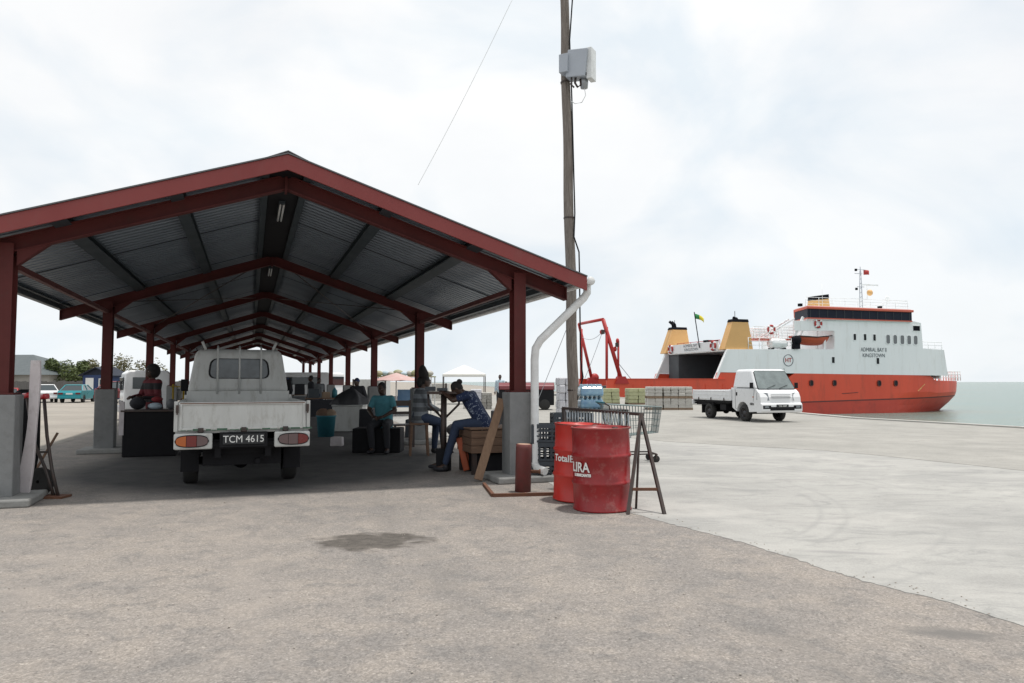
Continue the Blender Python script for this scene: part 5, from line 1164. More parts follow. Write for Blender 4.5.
        q.ball(hp(0,.09,.045),(.07,.07,.012),12,8,Mh); q.v=[tuple(V(a) if (V(a)-hd).dot(up)>.012 else hd+(V(a)-hd)*.8) for a in q.v]
    q.build('cap' if hair=='cap' else 'hair',M['navy'] if hair=='cap' else M['hair'],P)
    # shirt
    hem=pel+(pel-ch).normalized()*.05
    v=[hem,mid,ch,nk-(nk-ch)*.30]; e=[(0,1),(1,2),(2,3)]; rad=[.132,.124,.130,.075]
    for s in ('L','R'):
        S,E_,W_,Hn=J[s+'a']; i=len(v); pts=[S,S.lerp(E_,.5)]; rr=[.080,.066]
        if sleeve<=1: pts.append(S.lerp(E_,max(.6,sleeve))); rr.append(.062)
        else: pts+=[E_,E_.lerp(W_,.9)]; rr+=[.058,.042]
        v+=pts; rad+=rr; e+=[(2,i)]+[(i+k,i+k+1) for k in range(len(pts)-1)]
    merge_remesh('shirt',[skinmesh(v,e,rad,wide=(wx*.05,2))],None,M[shirt],P,vox)
    v=[pel+(ch-pel).normalized()*.04,pel]; e=[(0,1)]; rad=[.128,.135]
    for s in ('L','R'):
        Hh,K_,A_,T_=J[s+'l']; i=len(v); pts=[Hh,(Hh+K_)/2,K_]+([K_.lerp(A_,.45),K_.lerp(A_,.9)] if trouser_to>=1 else [K_.lerp(A_,.12)]); rr=[.108,.098,.076]+([.070,.056] if trouser_to>=1 else [.074]); v+=pts; rad+=rr; e+=[(1,i)]+[(i+k,i+k+1) for k in range(len(pts)-1)]
    merge_remesh('trousers',[skinmesh(v,e,rad,root=1)],None,M[trousers],P,vox)
    for s in ('L','R'):
        A_,T_=J[s+'l'][2:]; d=(T_-A_); d.z=0; d=d.normalized(); a=V((A_.x,A_.y,T_.z)); q=MB(); n_=Matrix((d.cross(V((0,0,1))),d,V((0,0,1)))).transposed()
        q.ball(a+d*.075+V((0,0,.0)),(.046,.135,.042),14,8,n_); q.ball(a-d*.01+V((0,0,.03)),(.045,.055,.06),12,8,n_); q.build('shoe',M['shoe'],P)
    return P
def seatJ(sh=.72,lean=.0,hipz=.52,knee=.46,spread=.14,head_dy=.03,armL=None,armR=None,face=(0,1,0),legL=None,legR=None,chest_h=.40):
    pel=Vector((0,0,hipz)); ch=pel+Vector((0,lean*.8,chest_h)); nk=ch+Vector((0,lean*.25,.13)); hd=nk+Vector((0,head_dy+.02,.135))
    J=dict(pelvis=pel,chest=ch,neck=nk,head=hd,face=face)
    for s,k in (('L',-1),('R',1)):
        S=ch+Vector((k*.165,0,.055)); a=armL if s=='L' else armR
        J[s+'a']=[S]+[Vector(q) for q in a] if a else [S,S+Vector((k*.05,.05,-.27)),Vector((k*.13,.28,hipz+.12)),Vector((k*.10,.36,hipz+.10))]
        l=legL if s=='L' else legR
        J[s+'l']=[pel+Vector((k*.09,.03,-.02))]+([Vector(q) for q in l] if l else [Vector((k*spread,.42,knee+.04)),Vector((k*spread,.40,.09)),Vector((k*spread,.55,.045))])
    return J
# A: person bent over the post table, seated on the box bench, facing left
pa=Vector((-.50,11.72,0))
J=seatJ(lean=.29,hipz=.80,chest_h=.38,head_dy=.08,face=(-.1,.75,-.62),armL=[(-.26,.45,1.16),(-.12,.66,1.285),(-.02,.74,1.29)],armR=[(.24,.44,1.17),(.12,.66,1.285),(.04,.74,1.29)],legL=[(-.16,.42,.76),(-.15,.66,.36),(-.15,.80,.31)],legR=[(.15,.44,.72),(.14,.80,.09),(.14,.95,.045)])
J['Ll'][2:]=[Vector((-.16,.62,.09)),Vector((-.16,.77,.045))]
J['neck']=J['chest']+Vector((0,.11,.09)); J['head']=J['neck']+Vector((0,.115,.07)); J['face']=Vector((-.1,.62,-.75))
PA=person(pa+Vector((.05,0,.0)),R(78),'person in navy and white patterned shirt slumped forward over the post table',J,'navyprint','jeans','bun',.55); PA.scale=(.94,.94,.96)
# B: person seated, tall hair, facing right
pb_=G(419,456); st_=Vector((pb_.x-.02,pb_.y+.15,0)); stool(st_,R(10),.62,'wooden stool under the person with tall wrapped hair')
J=seatJ(lean=.05,hipz=.74,chest_h=.40,head_dy=.05,face=(0.2,1,-.15),legL=[(-.12,.40,.60),(-.12,.36,.09),(-.12,.50,.045)],legR=[(.13,.42,.62),(.13,.46,.09),(.13,.60,.045)],armL=[(-.24,.10,.94),(-.14,.32,.86),(-.08,.40,.84)],armR=[(.24,.12,.94),(.14,.34,.86),(.06,.41,.86)])
person(st_,R(-62),'person in pale striped shirt with tall wrapped black hair seated on a stool',J,'stripe','jeans','tall',1.1)
# C: person in turquoise V-neck facing the camera on a dark box
pc=Vector((-2.56,15.0,0)); b=MB(); b.box((0,0,.24),(.95,.55,.48)); o=b.build('dark_seat_box',M['black'],None,.02); o.location=(pc.x-.12,pc.y+.05,0); tag(o,'dark box seat under the person in the turquoise shirt','box')
J=seatJ(lean=.12,hipz=.60,chest_h=.40,head_dy=.04,face=(.05,1,-.25),armL=[(-.27,.16,.84),(-.10,.40,.72),(-.03,.46,.70)],armR=[(.27,.16,.84),(.10,.40,.72),(.03,.46,.71)],legL=[(-.17,.42,.54),(-.20,.42,.09),(-.22,.56,.045)],legR=[(.15,.42,.54),(.10,.44,.09),(.12,.58,.045)])
person(pc,R(172),'person in turquoise V neck shirt seated on a dark box with hands together',J,'turq','dark_cloth','short',.6)
# standing figure
def standJ(h=1.68,lean=.0,armL=None,armR=None,face=(0,1,0)):
    k=h/1.7; pel=Vector((0,0,.90*k)); ch=Vector((0,lean,1.30*k)); nk=Vector((0,lean*1.2,1.44*k)); hd=Vector((0,lean*1.3+.02,1.575*k)); J=dict(pelvis=pel,chest=ch,neck=nk,head=hd,face=face)
    for s,q in (('L',-1),('R',1)):
        S=ch+Vector((q*.175,0,.06)); a=armL if s=='L' else armR
        J[s+'a']=[S]+([Vector(x) for x in a] if a else [Vector((q*.24,-.02,1.06*k)),Vector((q*.25,.08,.84*k)),Vector((q*.25,.11,.76*k))])
        J[s+'l']=[Vector((q*.09,0,.86*k)),Vector((q*.11,.03,.48*k)),Vector((q*.12,-.02,.09)),Vector((q*.14,.12,.045))]
    return J
person((-7.06,14.75,0),R(150),'person with big black hair in dark red and black top standing behind the dark stall',standJ(1.72,.05,[(-.26,.12,1.12),(-.16,.36,1.10),(-.12,.44,1.1)],[(.26,.12,1.12),(.16,.36,1.10),(.12,.44,1.1)]),'stripe_rb','dark_cloth','big',1.1)
pf=D(358,400,22.5); person((pf.x,22.6,0),R(160),'person in dark clothes and navy cap behind the black tarpaulin mound',standJ(1.50,.08),'dark_cloth','grey_cloth','cap',1.1)
pf=D(311,385,31); person((pf.x,31,0),R(120),'distant person in black standing deep inside the shed, left of a companion',standJ(1.66),'dark_cloth','dark_cloth','short',1.1,vox=.014)
pf=D(319,385,32); person((pf.x,32,0),R(-150),'distant person in blue grey shirt deep inside the shed, right of a companion',standJ(1.55),'grey_cloth','jeans','short',.6,vox=.014)
pf=D(500,377,39.5); person((pf.x,39.6,0),R(170),'distant person in pale blue shirt standing behind the red covered trailer',standJ(1.78),'palecloth','dark_cloth','short',1.1,vox=.014)
# ---------------------------------------------------------------- left side stall, props
sb=G(147,456); K=empty('stall_counter',(sb.x,sb.y+.15,0),SA,'black stall counter with clutter on top, left of the parked pickup','stall')
b=MB(); b.box((0,0,.42),(.92,.6,.84)); b.build('counter_body',M['black'],K,.02); b=MB(); b.box((0,0,.855),(.98,.66,.03)); b.build('counter_top',M['dark_steel'],K)
b=MB(); b.box((-.475,-.28,.72),(.08,.08,.62)); b.build('corner_strip',M['board'],K)
for i,(x,y,sz3,mt,lb) in enumerate(((-.25,0,(.28,.3,.24),'dark_cloth','black bag at the left of the stall counter'),(.06,-.05,(.26,.24,.13),'palecloth','pale blue folded cloth on the stall counter'),(.08,.05,(.20,.22,.12),'redblk','dark red bundle on the stall counter'),(.33,.0,(.16,.2,.2),'grey_cloth','grey bag at the right of the stall counter'))):
    b=MB(); b.ball((0,0,sz3[2]/2),(sz3[0]/2,sz3[1]/2,sz3[2]/2),12,8); o=b.build('goods_bundle',M[mt]); z=.872+(.13 if i==2 else 0)
    o.location=Vector((sb.x,sb.y+.15,0))+Matrix.Rotation(SA,3,'Z')@Vector((x,y,z)); tag(o,lb,'bundle')
p=G(168,452); K=empty('yellow_rack',(p.x,p.y+.4,0),SA,'thin yellow steel rack standing between the stall and the parked pickup','rack')
for sx in (-1,1):
    b=MB(); b.tube([(sx*.1,0,0),(sx*.1,0,1.35)],.02,6); b.build('upright',M['yellow'],K)
for z in (.5,.9,1.3): b=MB(); b.box((0,0,z),(.3,.25,.02)); b.build('shelf',M['yellow'],K)
# white curved board and hand truck by the left pillar
b0,b1=G(22,500),D(36,362,8.75); b=MB(); n=14; vs=[];fs=[]; L_=(b1-b0).length
for i in range(n+1):
    t=i/n; w_=.088-.030*t+.01*math.sin(t*9); bow=.035*math.sin(PI*t)
    for sx,sy in ((-1,-1),(1,-1),(1,1),(-1,1)): vs.append((sx*w_*.85+(b1.x-b0.x)*t+bow,sy*.018+(b1.y-b0.y)*t,(b1.z-b0.z)*t+.02))
for i in range(n):
    for k in range(4): fs.append((i*4+k,i*4+(k+1)%4,(i+1)*4+(k+1)%4,(i+1)*4+k))
fs+=[(3,2,1,0),(n*4,n*4+1,n*4+2,n*4+3)]; b.add(vs,fs); o=b.build('white_board',M['board'],None,.006); o.location=b0; tag(o,'long off white board leaning beside the left front pillar','board')
o0=G(46,505); K=empty('wheelbarrow',o0,0,'black wheelbarrow tipped upright with red grips beside the left front pillar','wheelbarrow')
def lp(px,py,y): return D(px,py,y)-o0
for a,m1,c_,d in (((27,396),(33,440),(46,470),(54,497)),((44,397),(47,436),(52,470),(58,496))):
    b=MB(); b.tube([lp(*a,9.25),lp(*m1,9.2),lp(*c_,9.15),lp(*d,9.1)],.020,8); hb_=b.build('handle_bar',M['dark_steel'],K)
    b=MB(); pA=lp(*a,9.25); b.tube([pA+Vector((-.045,0,.0)),pA+Vector((.05,0,.01))],.036,10); b.build('grip',M['redpaint'],K)
b=MB(); pts=[(21,392),(27,388),(30,400),(29,452),(24,478),(18,480),(16,430)]; P=[lp(x,y,9.5) for x,y in pts]; b.prism([(p.x,p.z) for p in P],'y',9.35-o0.y,9.75-o0.y); o=b.build('tray',M['black'],K,.04)
b=MB(); b.lathe([(.02,-.03),(.12,-.03),(.17,-.045),(.17,.045),(.12,.03),(.02,.03)],20,lp(39,488,9.3)+Vector((0,0,.08)),Matrix.Rotation(PI/2,3,'X')); b.build('wheel',M['rubber'],K)
b=MB(); b.bar(lp(27,452,9.2),lp(50,452,9.2),.02,.02); b.build('cross_brace',M['dark_steel'],K); b=MB(); b.box(lp(54,500,9.1)+Vector((0,0,.03)),(.30,.22,.05)); b.build('foot_plate',M['rust'],K)
p=G(40,470); b=MB(); b.bar((0,0,0),(.25,.1,.55),.07,.03); o=b.build('broken_plank',M['wood']); o.location=(p.x-.05,p.y,0.03); tag(o,'short broken plank leaning behind the wheelbarrow','plank')
# bits deeper in the shed on the right side
p=G(324,437); crate_loc=Vector((p.x,p.y+.2,0)); b=MB(); b.lathe([(.0,0),(.20,0),(.24,.50),(.26,.51),(.26,.54),(.23,.54),(.19,.05),(0,.05)],22); o=b.build('turquoise_tub',M['teal']); o.location=crate_loc; tag(o,'turquoise plastic tub on the shed floor right of the parked pickup','tub')
for i,(x,y,r_,mt,lb) in enumerate(((-.1,0,.17,'wood','brown sack heap at the left of the turquoise tub'),(.12,.02,.15,'palewood','pale brown sack at the right of the turquoise tub'))):
    b=MB(); b.ball((0,0,0),(r_*1.1,r_,r_*.9),12,8); o=b.build('small_sack',M[mt]); o.location=crate_loc+Vector((x*.8,y,.57)); tag(o,lb,'sack')
p=G(347,432); L0=Vector((p.x,p.y+.3,0)); b=MB(); b.box((0,0,.36),(.85,.6,.70)); b.box((0,0,.73),(.90,.64,.05)); o=b.build('cool_box',M['oldwhite'],None,.03); o.location=L0; tag(o,'grey white cool box under the black tarpaulin mound','cool box')
b=MB(); n=20; vs=[];fs=[]; rnd=random.Random(6)
for i in range(8):
    t=i/7;
    for k in range(n):
        a=2*PI*k/n; r_=1-t**1.7; nn_=1+.34*noise.noise(Vector((math.cos(a)*2.2,math.sin(a)*2.2,t*2)))+.10*math.sin(a*7+t*3); vs.append((.52*r_*nn_*math.cos(a)+.12*t,.34*r_*nn_*math.sin(a),.50*t*(1 if i<7 else .98)))
for i in range(7):
    for k in range(n): fs.append((i*n+k,i*n+(k+1)%n,(i+1)*n+(k+1)%n,(i+1)*n+k))
b.add(vs,fs,True); o=b.build('tarpaulin_mound',M['tarp']); o.location=L0+Vector((-.05,0,.757)); tag(o,'black tarpaulin mound heaped on the cool box','tarpaulin')
for k in range(2):
    p=G(404,446); b=MB(); b.bar((0,0,.0),(0,0,1.06),.05,.05); b.bar((-.2+.4*k,0,1.03),(.0,0,1.03),.05,.05); 
p=G(404,447); K=empty('wooden_chair',(p.x-.05,p.y+.1,0),R(200),'dark wooden chair standing beside the person in the turquoise shirt','chair')
for sx in (-1,1): b=MB(); b.box((sx*.2,-.19,.5),(.045,.045,1.0)); b.build('leg',M['dark_steel'],K); b=MB(); b.box((sx*.2,.19,.23),(.045,.045,.46)); b.build('leg',M['dark_steel'],K)
b=MB(); b.box((0,0,.47),(.44,.42,.03)); b.build('seat',M['dark_steel'],K); b=MB(); b.box((0,-.19,.93),(.38,.03,.12)); b.box((0,-.19,.72),(.36,.025,.06)); b.build('backrest',M['dark_steel'],K)
# ---------------------------------------------------------------- beyond the shed: umbrella stall, canopy, goods
us=D(396,410,31); K=empty('market_umbrella',(us.x,31,0),0,'faded red and white market umbrella over the goods stall','umbrella')
b=MB(); b.tube([(0,0,0),(0,0,1.75)],.025,8); b.build('pole',M['pvc'],K)
b=MB(); n=8; vs=[(0,0,1.78)]; 
for k in range(n*2): a=2*PI*k/(n*2); rr=1.05 if k%2==0 else 1.0; vs.append((rr*math.cos(a),rr*math.sin(a),1.44 if k%2==0 else 1.47))
b.add(vs,[(0,k+1,(k+1)%(2*n)+1) for k in range(2*n)]); o=b.build('canopy',M['umb_r'],K,fix=False); q=o.modifiers.new('t','SOLIDIFY'); q.thickness=.012
K=empty('goods_stall',(us.x+.15,32.2,0),0,'open stall with blue banners and shelves of goods behind the umbrella','stall')
b=MB(); b.box((0,0,1.62),(2.6,1.6,.05)); b.build('roof',M['greenp'],K); b=MB(); b.box((.5,-.82,.70),(1.3,.03,.75)); b.build('blue_banner',M['blue_sign'],K); b=MB(); b.box((-.6,-.82,.55),(.9,.03,.5)); b.build('shelf_front',M['board'],K)
for sx in (-1,1):
    for sy in (-1,1): b=MB(); b.box((sx*1.25,sy*.75,.8),(.05,.05,1.6)); b.build('post',M['pvc'],K)
rnd=random.Random(9)
for i in range(9):
    b=MB(); r_=rnd.uniform(.12,.2); b.ball((0,0,0),(r_*1.2,r_,r_*.8),9,6); o=b.build('roof_bundle',M[['greenp','palecloth','wrap'][i%3]]); x=us.x+.15-1.05+.27*i; o.location=(x,31.9+.12*(i%2),1.66+r_*.6)
    tag(o,['green','pale blue','off white'][i%3]+' bundle on the stall roof, number %s from the left'%['one','two','three','four','five','six','seven','eight','nine'][i],'bundle','bundles on the stall roof')
cn=D(464,395,47); K=empty('canopy_tent',(cn.x,47,0),R(4),'white pyramid canopy tent standing on the open ground beyond the shed','tent')
ww=1.32; b=MB(); b.add([(-ww,-ww,1.86),(ww,-ww,1.86),(ww,ww,1.86),(-ww,ww,1.86),(0,0,2.46)],[(0,1,4),(1,2,4),(2,3,4),(3,0,4),(3,2,1,0)]); b.build('canopy_roof',M['tent'],K)
b=MB(); 
for s in (-1,1): b.box((0,s*ww,1.79),(2*ww,.02,.14)); b.box((s*ww,0,1.79),(.02,2*ww-.03,.14))
b.build('valance',M['tent'],K)
for sx in (-1,1):
    for sy in (-1,1): b=MB(); b.box((sx*ww*.98,sy*ww*.98,.88),(.05,.05,1.76)); b.build('tent_pole',M['dark_steel'],K)
for i,(px,mt,h_,lb) in enumerate(((476,'wrapw',1.1,'pile of white sacks right of the canopy tent'),(486,'wrap',.95,'pile of pale sacks, the one nearer the corner pillar'),(468,'wrap',.5,'low pile of pale sacks in front of the canopy tent'))):
    p=D(px,400,38); sack_pallet((p.x,38+i*.5,0),R(5*i),mt,lb,.55,.9,int(h_/.17),.17,'sack piles beyond the shed',False,30+i,2)
# long low container wall and vehicles seen between the columns
def cargo_box(px0,px1,y,h,mt,label,name='shipping_container',cat='container',z0=.12):
    a,b_=D(px0,390,y),D(px1,390,y); L_=b_.x-a.x; K=empty(name,((a.x+b_.x)/2,y+1.2,0),0,label,cat); b=MB(); b.box((0,0,z0+h/2),(L_,2.2,h)); b.build('container_body',M[mt],K,.03)
    b=MB(); n=int(L_/.28)
    for i in range(n): b.box((-L_/2+.14+i*L_/n,-1.11,z0+h/2),(.12,.03,h-.16))
    b.build('corrugation',M[mt],K); b=MB()
    for sx in (-1,1): b.box((sx*(L_/2-.08),-1.115,z0+h/2),(.14,.05,h+.02))
    b.build('corner_casting',M['dark_steel'],K); return K
def low_car(name,loc,rz,paint,label,group='cars parked on the sandy yard',cat='car',scale=1.,van=False,tail='lamp_red'):
    K=empty(name,loc,rz,label,cat,group); P=M[paint]; L_=4.3
    if van: prof=[(0,.35),(.0,1.0),(.05,1.85),(.3,1.95),(3.3,1.95),(3.9,1.25),(4.3,1.05),(4.35,.4)]
    else: prof=[(0,.38),(-.02,.78),(.08,.96),(.85,.98),(3.05,.98),(4.1,.86),(4.3,.70),(4.3,.35)]
    low=prof[-1:]+arc(3.45,.32,.36,0,180,10)+arc(.85,.32,.36,0,180,10)
    b=MB(); b.prism(prof+[(3.81,.28)]+arc(3.45,.30,.36,0,180,9)[0:]+[(1.21,.28)]+arc(.85,.30,.36,0,180,9),'x',-.84,.84); b.build('car_body',P,K,.06,seg=3)
    if not van:
        b=MB(); b.add([(-.78,.45,.97),(.78,.45,.97),(.78,3.25,.97),(-.78,3.25,.97),(-.58,1.05,1.40),(.58,1.05,1.40),(.58,2.45,1.40),(-.58,2.45,1.40)],[(4,5,6,7),(0,1,5,4),(1,2,6,5),(2,3,7,6),(3,0,4,7)]); b.build('cabin_glass',M['glass'],K)
        b=MB(); b.add([(-.60,1.0,1.395),(.60,1.0,1.395),(.60,2.5,1.395),(-.60,2.5,1.395),(-.55,1.1,1.44),(.55,1.1,1.44),(.55,2.4,1.44),(-.55,2.4,1.44)],[(3,2,1,0),(4,5,6,7),(0,1,5,4),(1,2,6,5),(2,3,7,6),(3,0,4,7)]); b.build('roof',P,K)
        b=MB()
        for s in (-1,1): 
            for (a,c_) in (((s*.79,.45,.97),(s*.59,1.05,1.41)),((s*.79,3.25,.97),(s*.59,2.45,1.41)),((s*.79,1.8,.97),(s*.60,1.8,1.41))): b.bar(a,c_,.06,.05)
        b.build('pillars',P,K)
    else:
        for s in (-1,1): b=MB(); b.box((s*.843,2.0,1.45),(.012,2.6,.45)); b.build('side_window',M['glass'],K)
        b=MB(); b.box((0,-.0,1.45),(1.35,.04,.5)); b.build('rear_window',M['glass'],K); b=MB(); b.bar((0,3.35,1.9),(0,3.88,1.30),1.4,.03); b.build('windscreen',M['glass'],K)
    for s in (-1,1):
        b=MB(); b.box((s*.62,-.02,.74),(.34,.04,.14)); b.build('taillight',M['lamp_red'],K); b=MB(); b.box((s*.62,4.30,.66),(.34,.05,.13)); b.build('headlight',M['headlamp'],K)
        for y in (.85,3.45): wheel(K,s*.74,y,.30,.19,side=s)
    b=MB(); b.box((0,-.05,.42),(1.66,.12,.16)); b.build('bumper',M['black'] if van else P,K,.02); b=MB(); b.box((0,-.025,.72),(.48,.02,.12)); b.build('number_plate',M['white_paint'],K)
    K.scale=(scale,)*3; return K
p=G(69,403); low_car('parked_car',(p.x,p.y,0),R(14),'tealcar','bright teal saloon car parked before the grey fence',scale=.84)
p=G(47,404); low_car('parked_car',(p.x-1.6,p.y+2.5,0),R(38),'whitecar','white saloon car parked left of the teal car',scale=.85); 
p=G(98,404); low_car('parked_car',(p.x-.2,p.y+1.5,0),R(10),'maroon','maroon saloon car parked right of the teal car by the blue kiosk')
p=G(41,405); b=low_car('parked_car',(p.x-.6,p.y-2.2,0),R(30),'redpaint','small red car in front of the white car behind the leaning board',scale=.72)
# white lorry cab on the left, seen behind the second pillar
def lorry(loc,rz,label,s=1.):
    K=empty('white_lorry',loc,rz,label,'lorry'); b=MB(); b.prism([(0,.55),(0,1.15),(.05,2.25),(.25,2.38),(1.9,2.38),(2.05,2.2),(2.05,.55)],'x',-1.0,1.0); b.build('cab',M['whitecar'],K,.08,seg=3)
    b=MB(); b.box((0,-.015,1.75),(1.6,.05,.62)); b.build('windscreen',M['glass'],K,.02)
    for sx in (-1,1):
        b=MB(); b.box((sx*1.003,.75,1.78),(.02,.75,.55)); b.build('side_window',M['glass'],K,.02); b=MB(); b.box((sx*1.16,-.12,1.65),(.16,.06,.42)); b.tube([(sx*1.0,0,1.9),(sx*1.16,-.1,1.86)],.02,6); b.build('wing_mirror',M['black'],K)
        b=MB(); b.box((sx*.72,-.03,.85),(.36,.06,.20)); b.build('headlight',M['headlamp'],K)
        for y in (.95,4.1): wheel(K,sx*.84,y,.42,.25,side=sx)
    b=MB(); b.box((0,-.08,.55),(1.95,.16,.30)); b.build('bumper',M['palegrey'],K,.03); b=MB(); b.box((0,3.6,.75),(1.2,5.2,.2)); b.build('chassis',M['black'],K)
    b=MB(); b.box((0,4.3,1.0),(2.1,4.2,.14)); b.box((0,2.25,1.3),(2.1,.08,.75))
    for sx in (-1,1): b.box((sx*1.03,4.3,1.28),(.04,4.2,.42))
    b.build('flatbed',M['oldwhite'],K); b=MB(); b.lathe([(.0,-.1),(.24,-.1),(.30,0),(.24,.1),(0,.1)],18,(-1.06,1.75,1.15),Matrix.Rotation(PI/2,3,'Y')); b.build('spare_wheel',M['rubber'],K)
    K.scale=(s,)*3; return K
p=G(133,421); lorry((p.x-.75,p.y+.6,0),R(-58),'white flatbed lorry with dark spare wheel behind the stall on the left',.76)
p=G(203,403); low_car('parked_van',(p.x-2.2,48,0),R(200),'whitecar','white van parked far behind the stall on the left side',group='vans far along the shed',cat='van',van=True)
p=G(341,402); low_car('parked_van',(D(338,395,44).x,44,0),R(75),'whitecar','white van seen far between the right columns of the shed',group='vans far along the shed',cat='van',van=True)
low_car('parked_van',(D(303,395,60).x,60,0),R(10),'oldwhite','grey white van parked beyond the far end of the shed',group='vans far along the shed',cat='van',van=True)
cargo_box(425,447,56,1.15,'wrap','pale low cargo container beyond the post table',)
cargo_box(505,533,62,1.3,'wrapw','white low cargo container behind the red covered trailer')
cargo_box(352,386,64,1.5,'oldwhite','grey white cargo container far behind the market umbrella')
# ---------------------------------------------------------------- far left: house, kiosk, fence, trees
hz_=D(30,395,66); K=empty('grey_roofed_house',(-52.5,80,0),R(-8),'low house with a grey hipped roof beyond the parked cars on the left','house')
b=MB(); b.box((0,0,1.1),(13,8,2.2)); b.build('wall',M['housewall'],K)
b=MB(); b.add([(-7.2,-4.7,2.1),(7.2,-4.7,2.1),(7.2,4.7,2.1),(-7.2,4.7,2.1),(-3.2,0,4.3),(1.2,0,4.3)],[(3,2,1,0),(0,1,5,4),(1,2,5),(2,3,4,5),(3,0,4)]); b.build('roof',M['houseroof'],K)
for x in (-4,-1,2,5): b=MB(); b.box((x,-4.02,1.35),(1.1,.06,.9)); w_=b.build('window',M['glass'],K); b=MB(); b.box((x,-4.05,1.85),(1.3,.05,.08)); b.box((x,-4.05,.87),(1.3,.08,.08)); b.build('window_frame',M['white_paint'],w_)
b=MB(); b.add([(-3.2,-7.2,1.8),(1.6,-7.2,1.8),(1.6,-4.2,2.5),(-3.2,-4.2,2.5),(-3.2,-7.2,1.7),(1.6,-7.2,1.7),(1.6,-4.2,2.4),(-3.2,-4.2,2.4)],[(0,1,2,3),(7,6,5,4),(0,4,5,1),(1,5,6,2),(2,6,7,3),(3,7,4,0)]); b.build('porch_roof',M['palegrey'],K)
for x in (-3.,1.4): b=MB(); b.box((x,-7.0,.85),(.14,.14,1.7)); b.build('porch_post',M['white_paint'],K)
kz=D(108,395,60); K=empty('blue_kiosk',(kz.x,59.5,0),R(-6),'dark blue board kiosk with white framed window and gabled roof','kiosk')
b=MB(); b.box((0,0,1.15),(3.0,2.6,2.3)); b.build('wall',M['kiosk'],K); b=MB(); b.prism([(-1.85,2.25),(0,3.05),(1.85,2.25),(1.85,2.17),(0,2.95),(-1.85,2.17)],'y',-1.6,1.6); b.prism([(-1.5,2.3),(1.5,2.3),(0,2.93)],'y',-1.28,1.28); b.build('roof',M['kiosk_roof'],K)
b=MB(); b.box((.75,-1.31,1.45),(.9,.04,.95)); w_=b.build('window',M['glass'],K); b=MB()
for x in (.30,.75,1.20): b.box((x,-1.345,1.45),(.09,.04,1.0))
for z in (.97,1.93): b.box((.75,-1.35,z),(1.0,.03,.09))
b.build('window_frame',M['white_paint'],w_); b=MB(); b.box((-.75,-1.31,1.05),(.85,.05,1.95)); b.build('door',M['white_paint'],K); K.scale=(.78,.78,.84)
a,b_=D(44,392,66),D(122,392,66); K=empty('board_fence',((a.x+b_.x)/2,66,0),0,'weathered grey board fence running behind the parked cars','fence')
L_=b_.x-a.x+26; b=MB(); n=int(L_/.2); rnd=random.Random(5)
for i in range(n): h_=1.45+rnd.uniform(-.06,.06); b.box((-L_/2+L_*(i+.5)/n,0,h_/2),(L_/n*.93,.03,h_))
b.build('fence_boards',M['fence'],K); b=MB(); b.box((0,.04,.4),(L_,.05,.08)); b.box((0,.04,1.15),(L_,.05,.08)); b.build('fence_rails',M['fence'],K)
def tree(x,y,h,cr,nl,mt,label,seed,leaf=.16,trunk=None,group='trees behind the fence',sparse=False,low=.25,fl=.8):
    rnd=random.Random(seed); K=empty('broadleaf_tree',(x,y,0),rnd.uniform(0,6),label,'tree',group); b=MB(); hb=h*low
    b.tube([(0,0,0),(.05,.03,hb*.6),(0,.08,hb),(0,0,h*.6)],[.22*h/6,.17*h/6,.14*h/6,.05],8); cl=[]
    for i in range(16):
        a=rnd.uniform(0,6.28); rr=cr*rnd.uniform(.3,.95); z=hb+(h-hb)*rnd.uniform(.1,.92); f=math.sqrt(max(.05,1-((z-(h+hb)/2)/((h-hb)/2*1.1))**2)); e=Vector((rr*f*math.cos(a),rr*f*math.sin(a),z)); b.tube([(0,.05,min(z*.75,h*.5)),e*.5+Vector((0,0,z*.42)),e],[.06,.04,.015],5); cl.append((e,cr*rnd.uniform(.22,.42)))
    b.build('trunk',M['bark'],K); q=MB()
    for i in range(nl):
        e,r_=rnd.choice(cl); d=Vector((rnd.gauss(0,1),rnd.gauss(0,1),rnd.gauss(0,.8))); d=d.normalized()*r_*rnd.uniform(.35,1.05)**.6; p=e+d*(1 if not sparse else 1.3); u=Vector((rnd.gauss(0,1),rnd.gauss(0,1),rnd.gauss(0,.5))).normalized(); w_=u.cross(Vector((rnd.gauss(0,1),rnd.gauss(0,1),rnd.gauss(0,1)))).normalized(); s_=leaf*rnd.uniform(.6,1.3)
        q.add([p-u*s_,p+w_*s_*.45,p+u*s_,p-w_*s_*.45],[(0,1,2,3)])
    q.build('crown',M[mt],K,fix=False); return K
def tp_(px,d): return D(px,390,d).x
tree(tp_(68,78),78,4.2,2.4,5200,'foliage','broad dense green tree rising behind the fence above the teal car',1,.17,low=.15)
tree(tp_(50,84),84,3.3,1.7,2600,'foliage','smaller green tree behind the fence at the left of the dense tree',2,.17,low=.15)
tree(tp_(84,80),80,3.1,1.6,2600,'foliage2','yellowish loose tree behind the fence at the right of the dense tree',3,.16,low=.2)
tree(tp_(92,88),88,3.9,1.2,900,'foliage2','thin sparse tree between the dense tree and the blue kiosk',4,.15,sparse=True,low=.4)
tree(tp_(124,86),86,4.1,2.2,1500,'foliage2','bare twiggy tree rising behind the blue kiosk',5,.13,sparse=True,low=.3)
tree(tp_(150,92),92,3.8,2.4,1600,'foliage2','pale twiggy tree behind the white lorry',6,.15,sparse=True,low=.2)
tree(tp_(20,90),90,4.0,2.6,2200,'foliage','green tree far left behind the grey roofed house',7,.18)
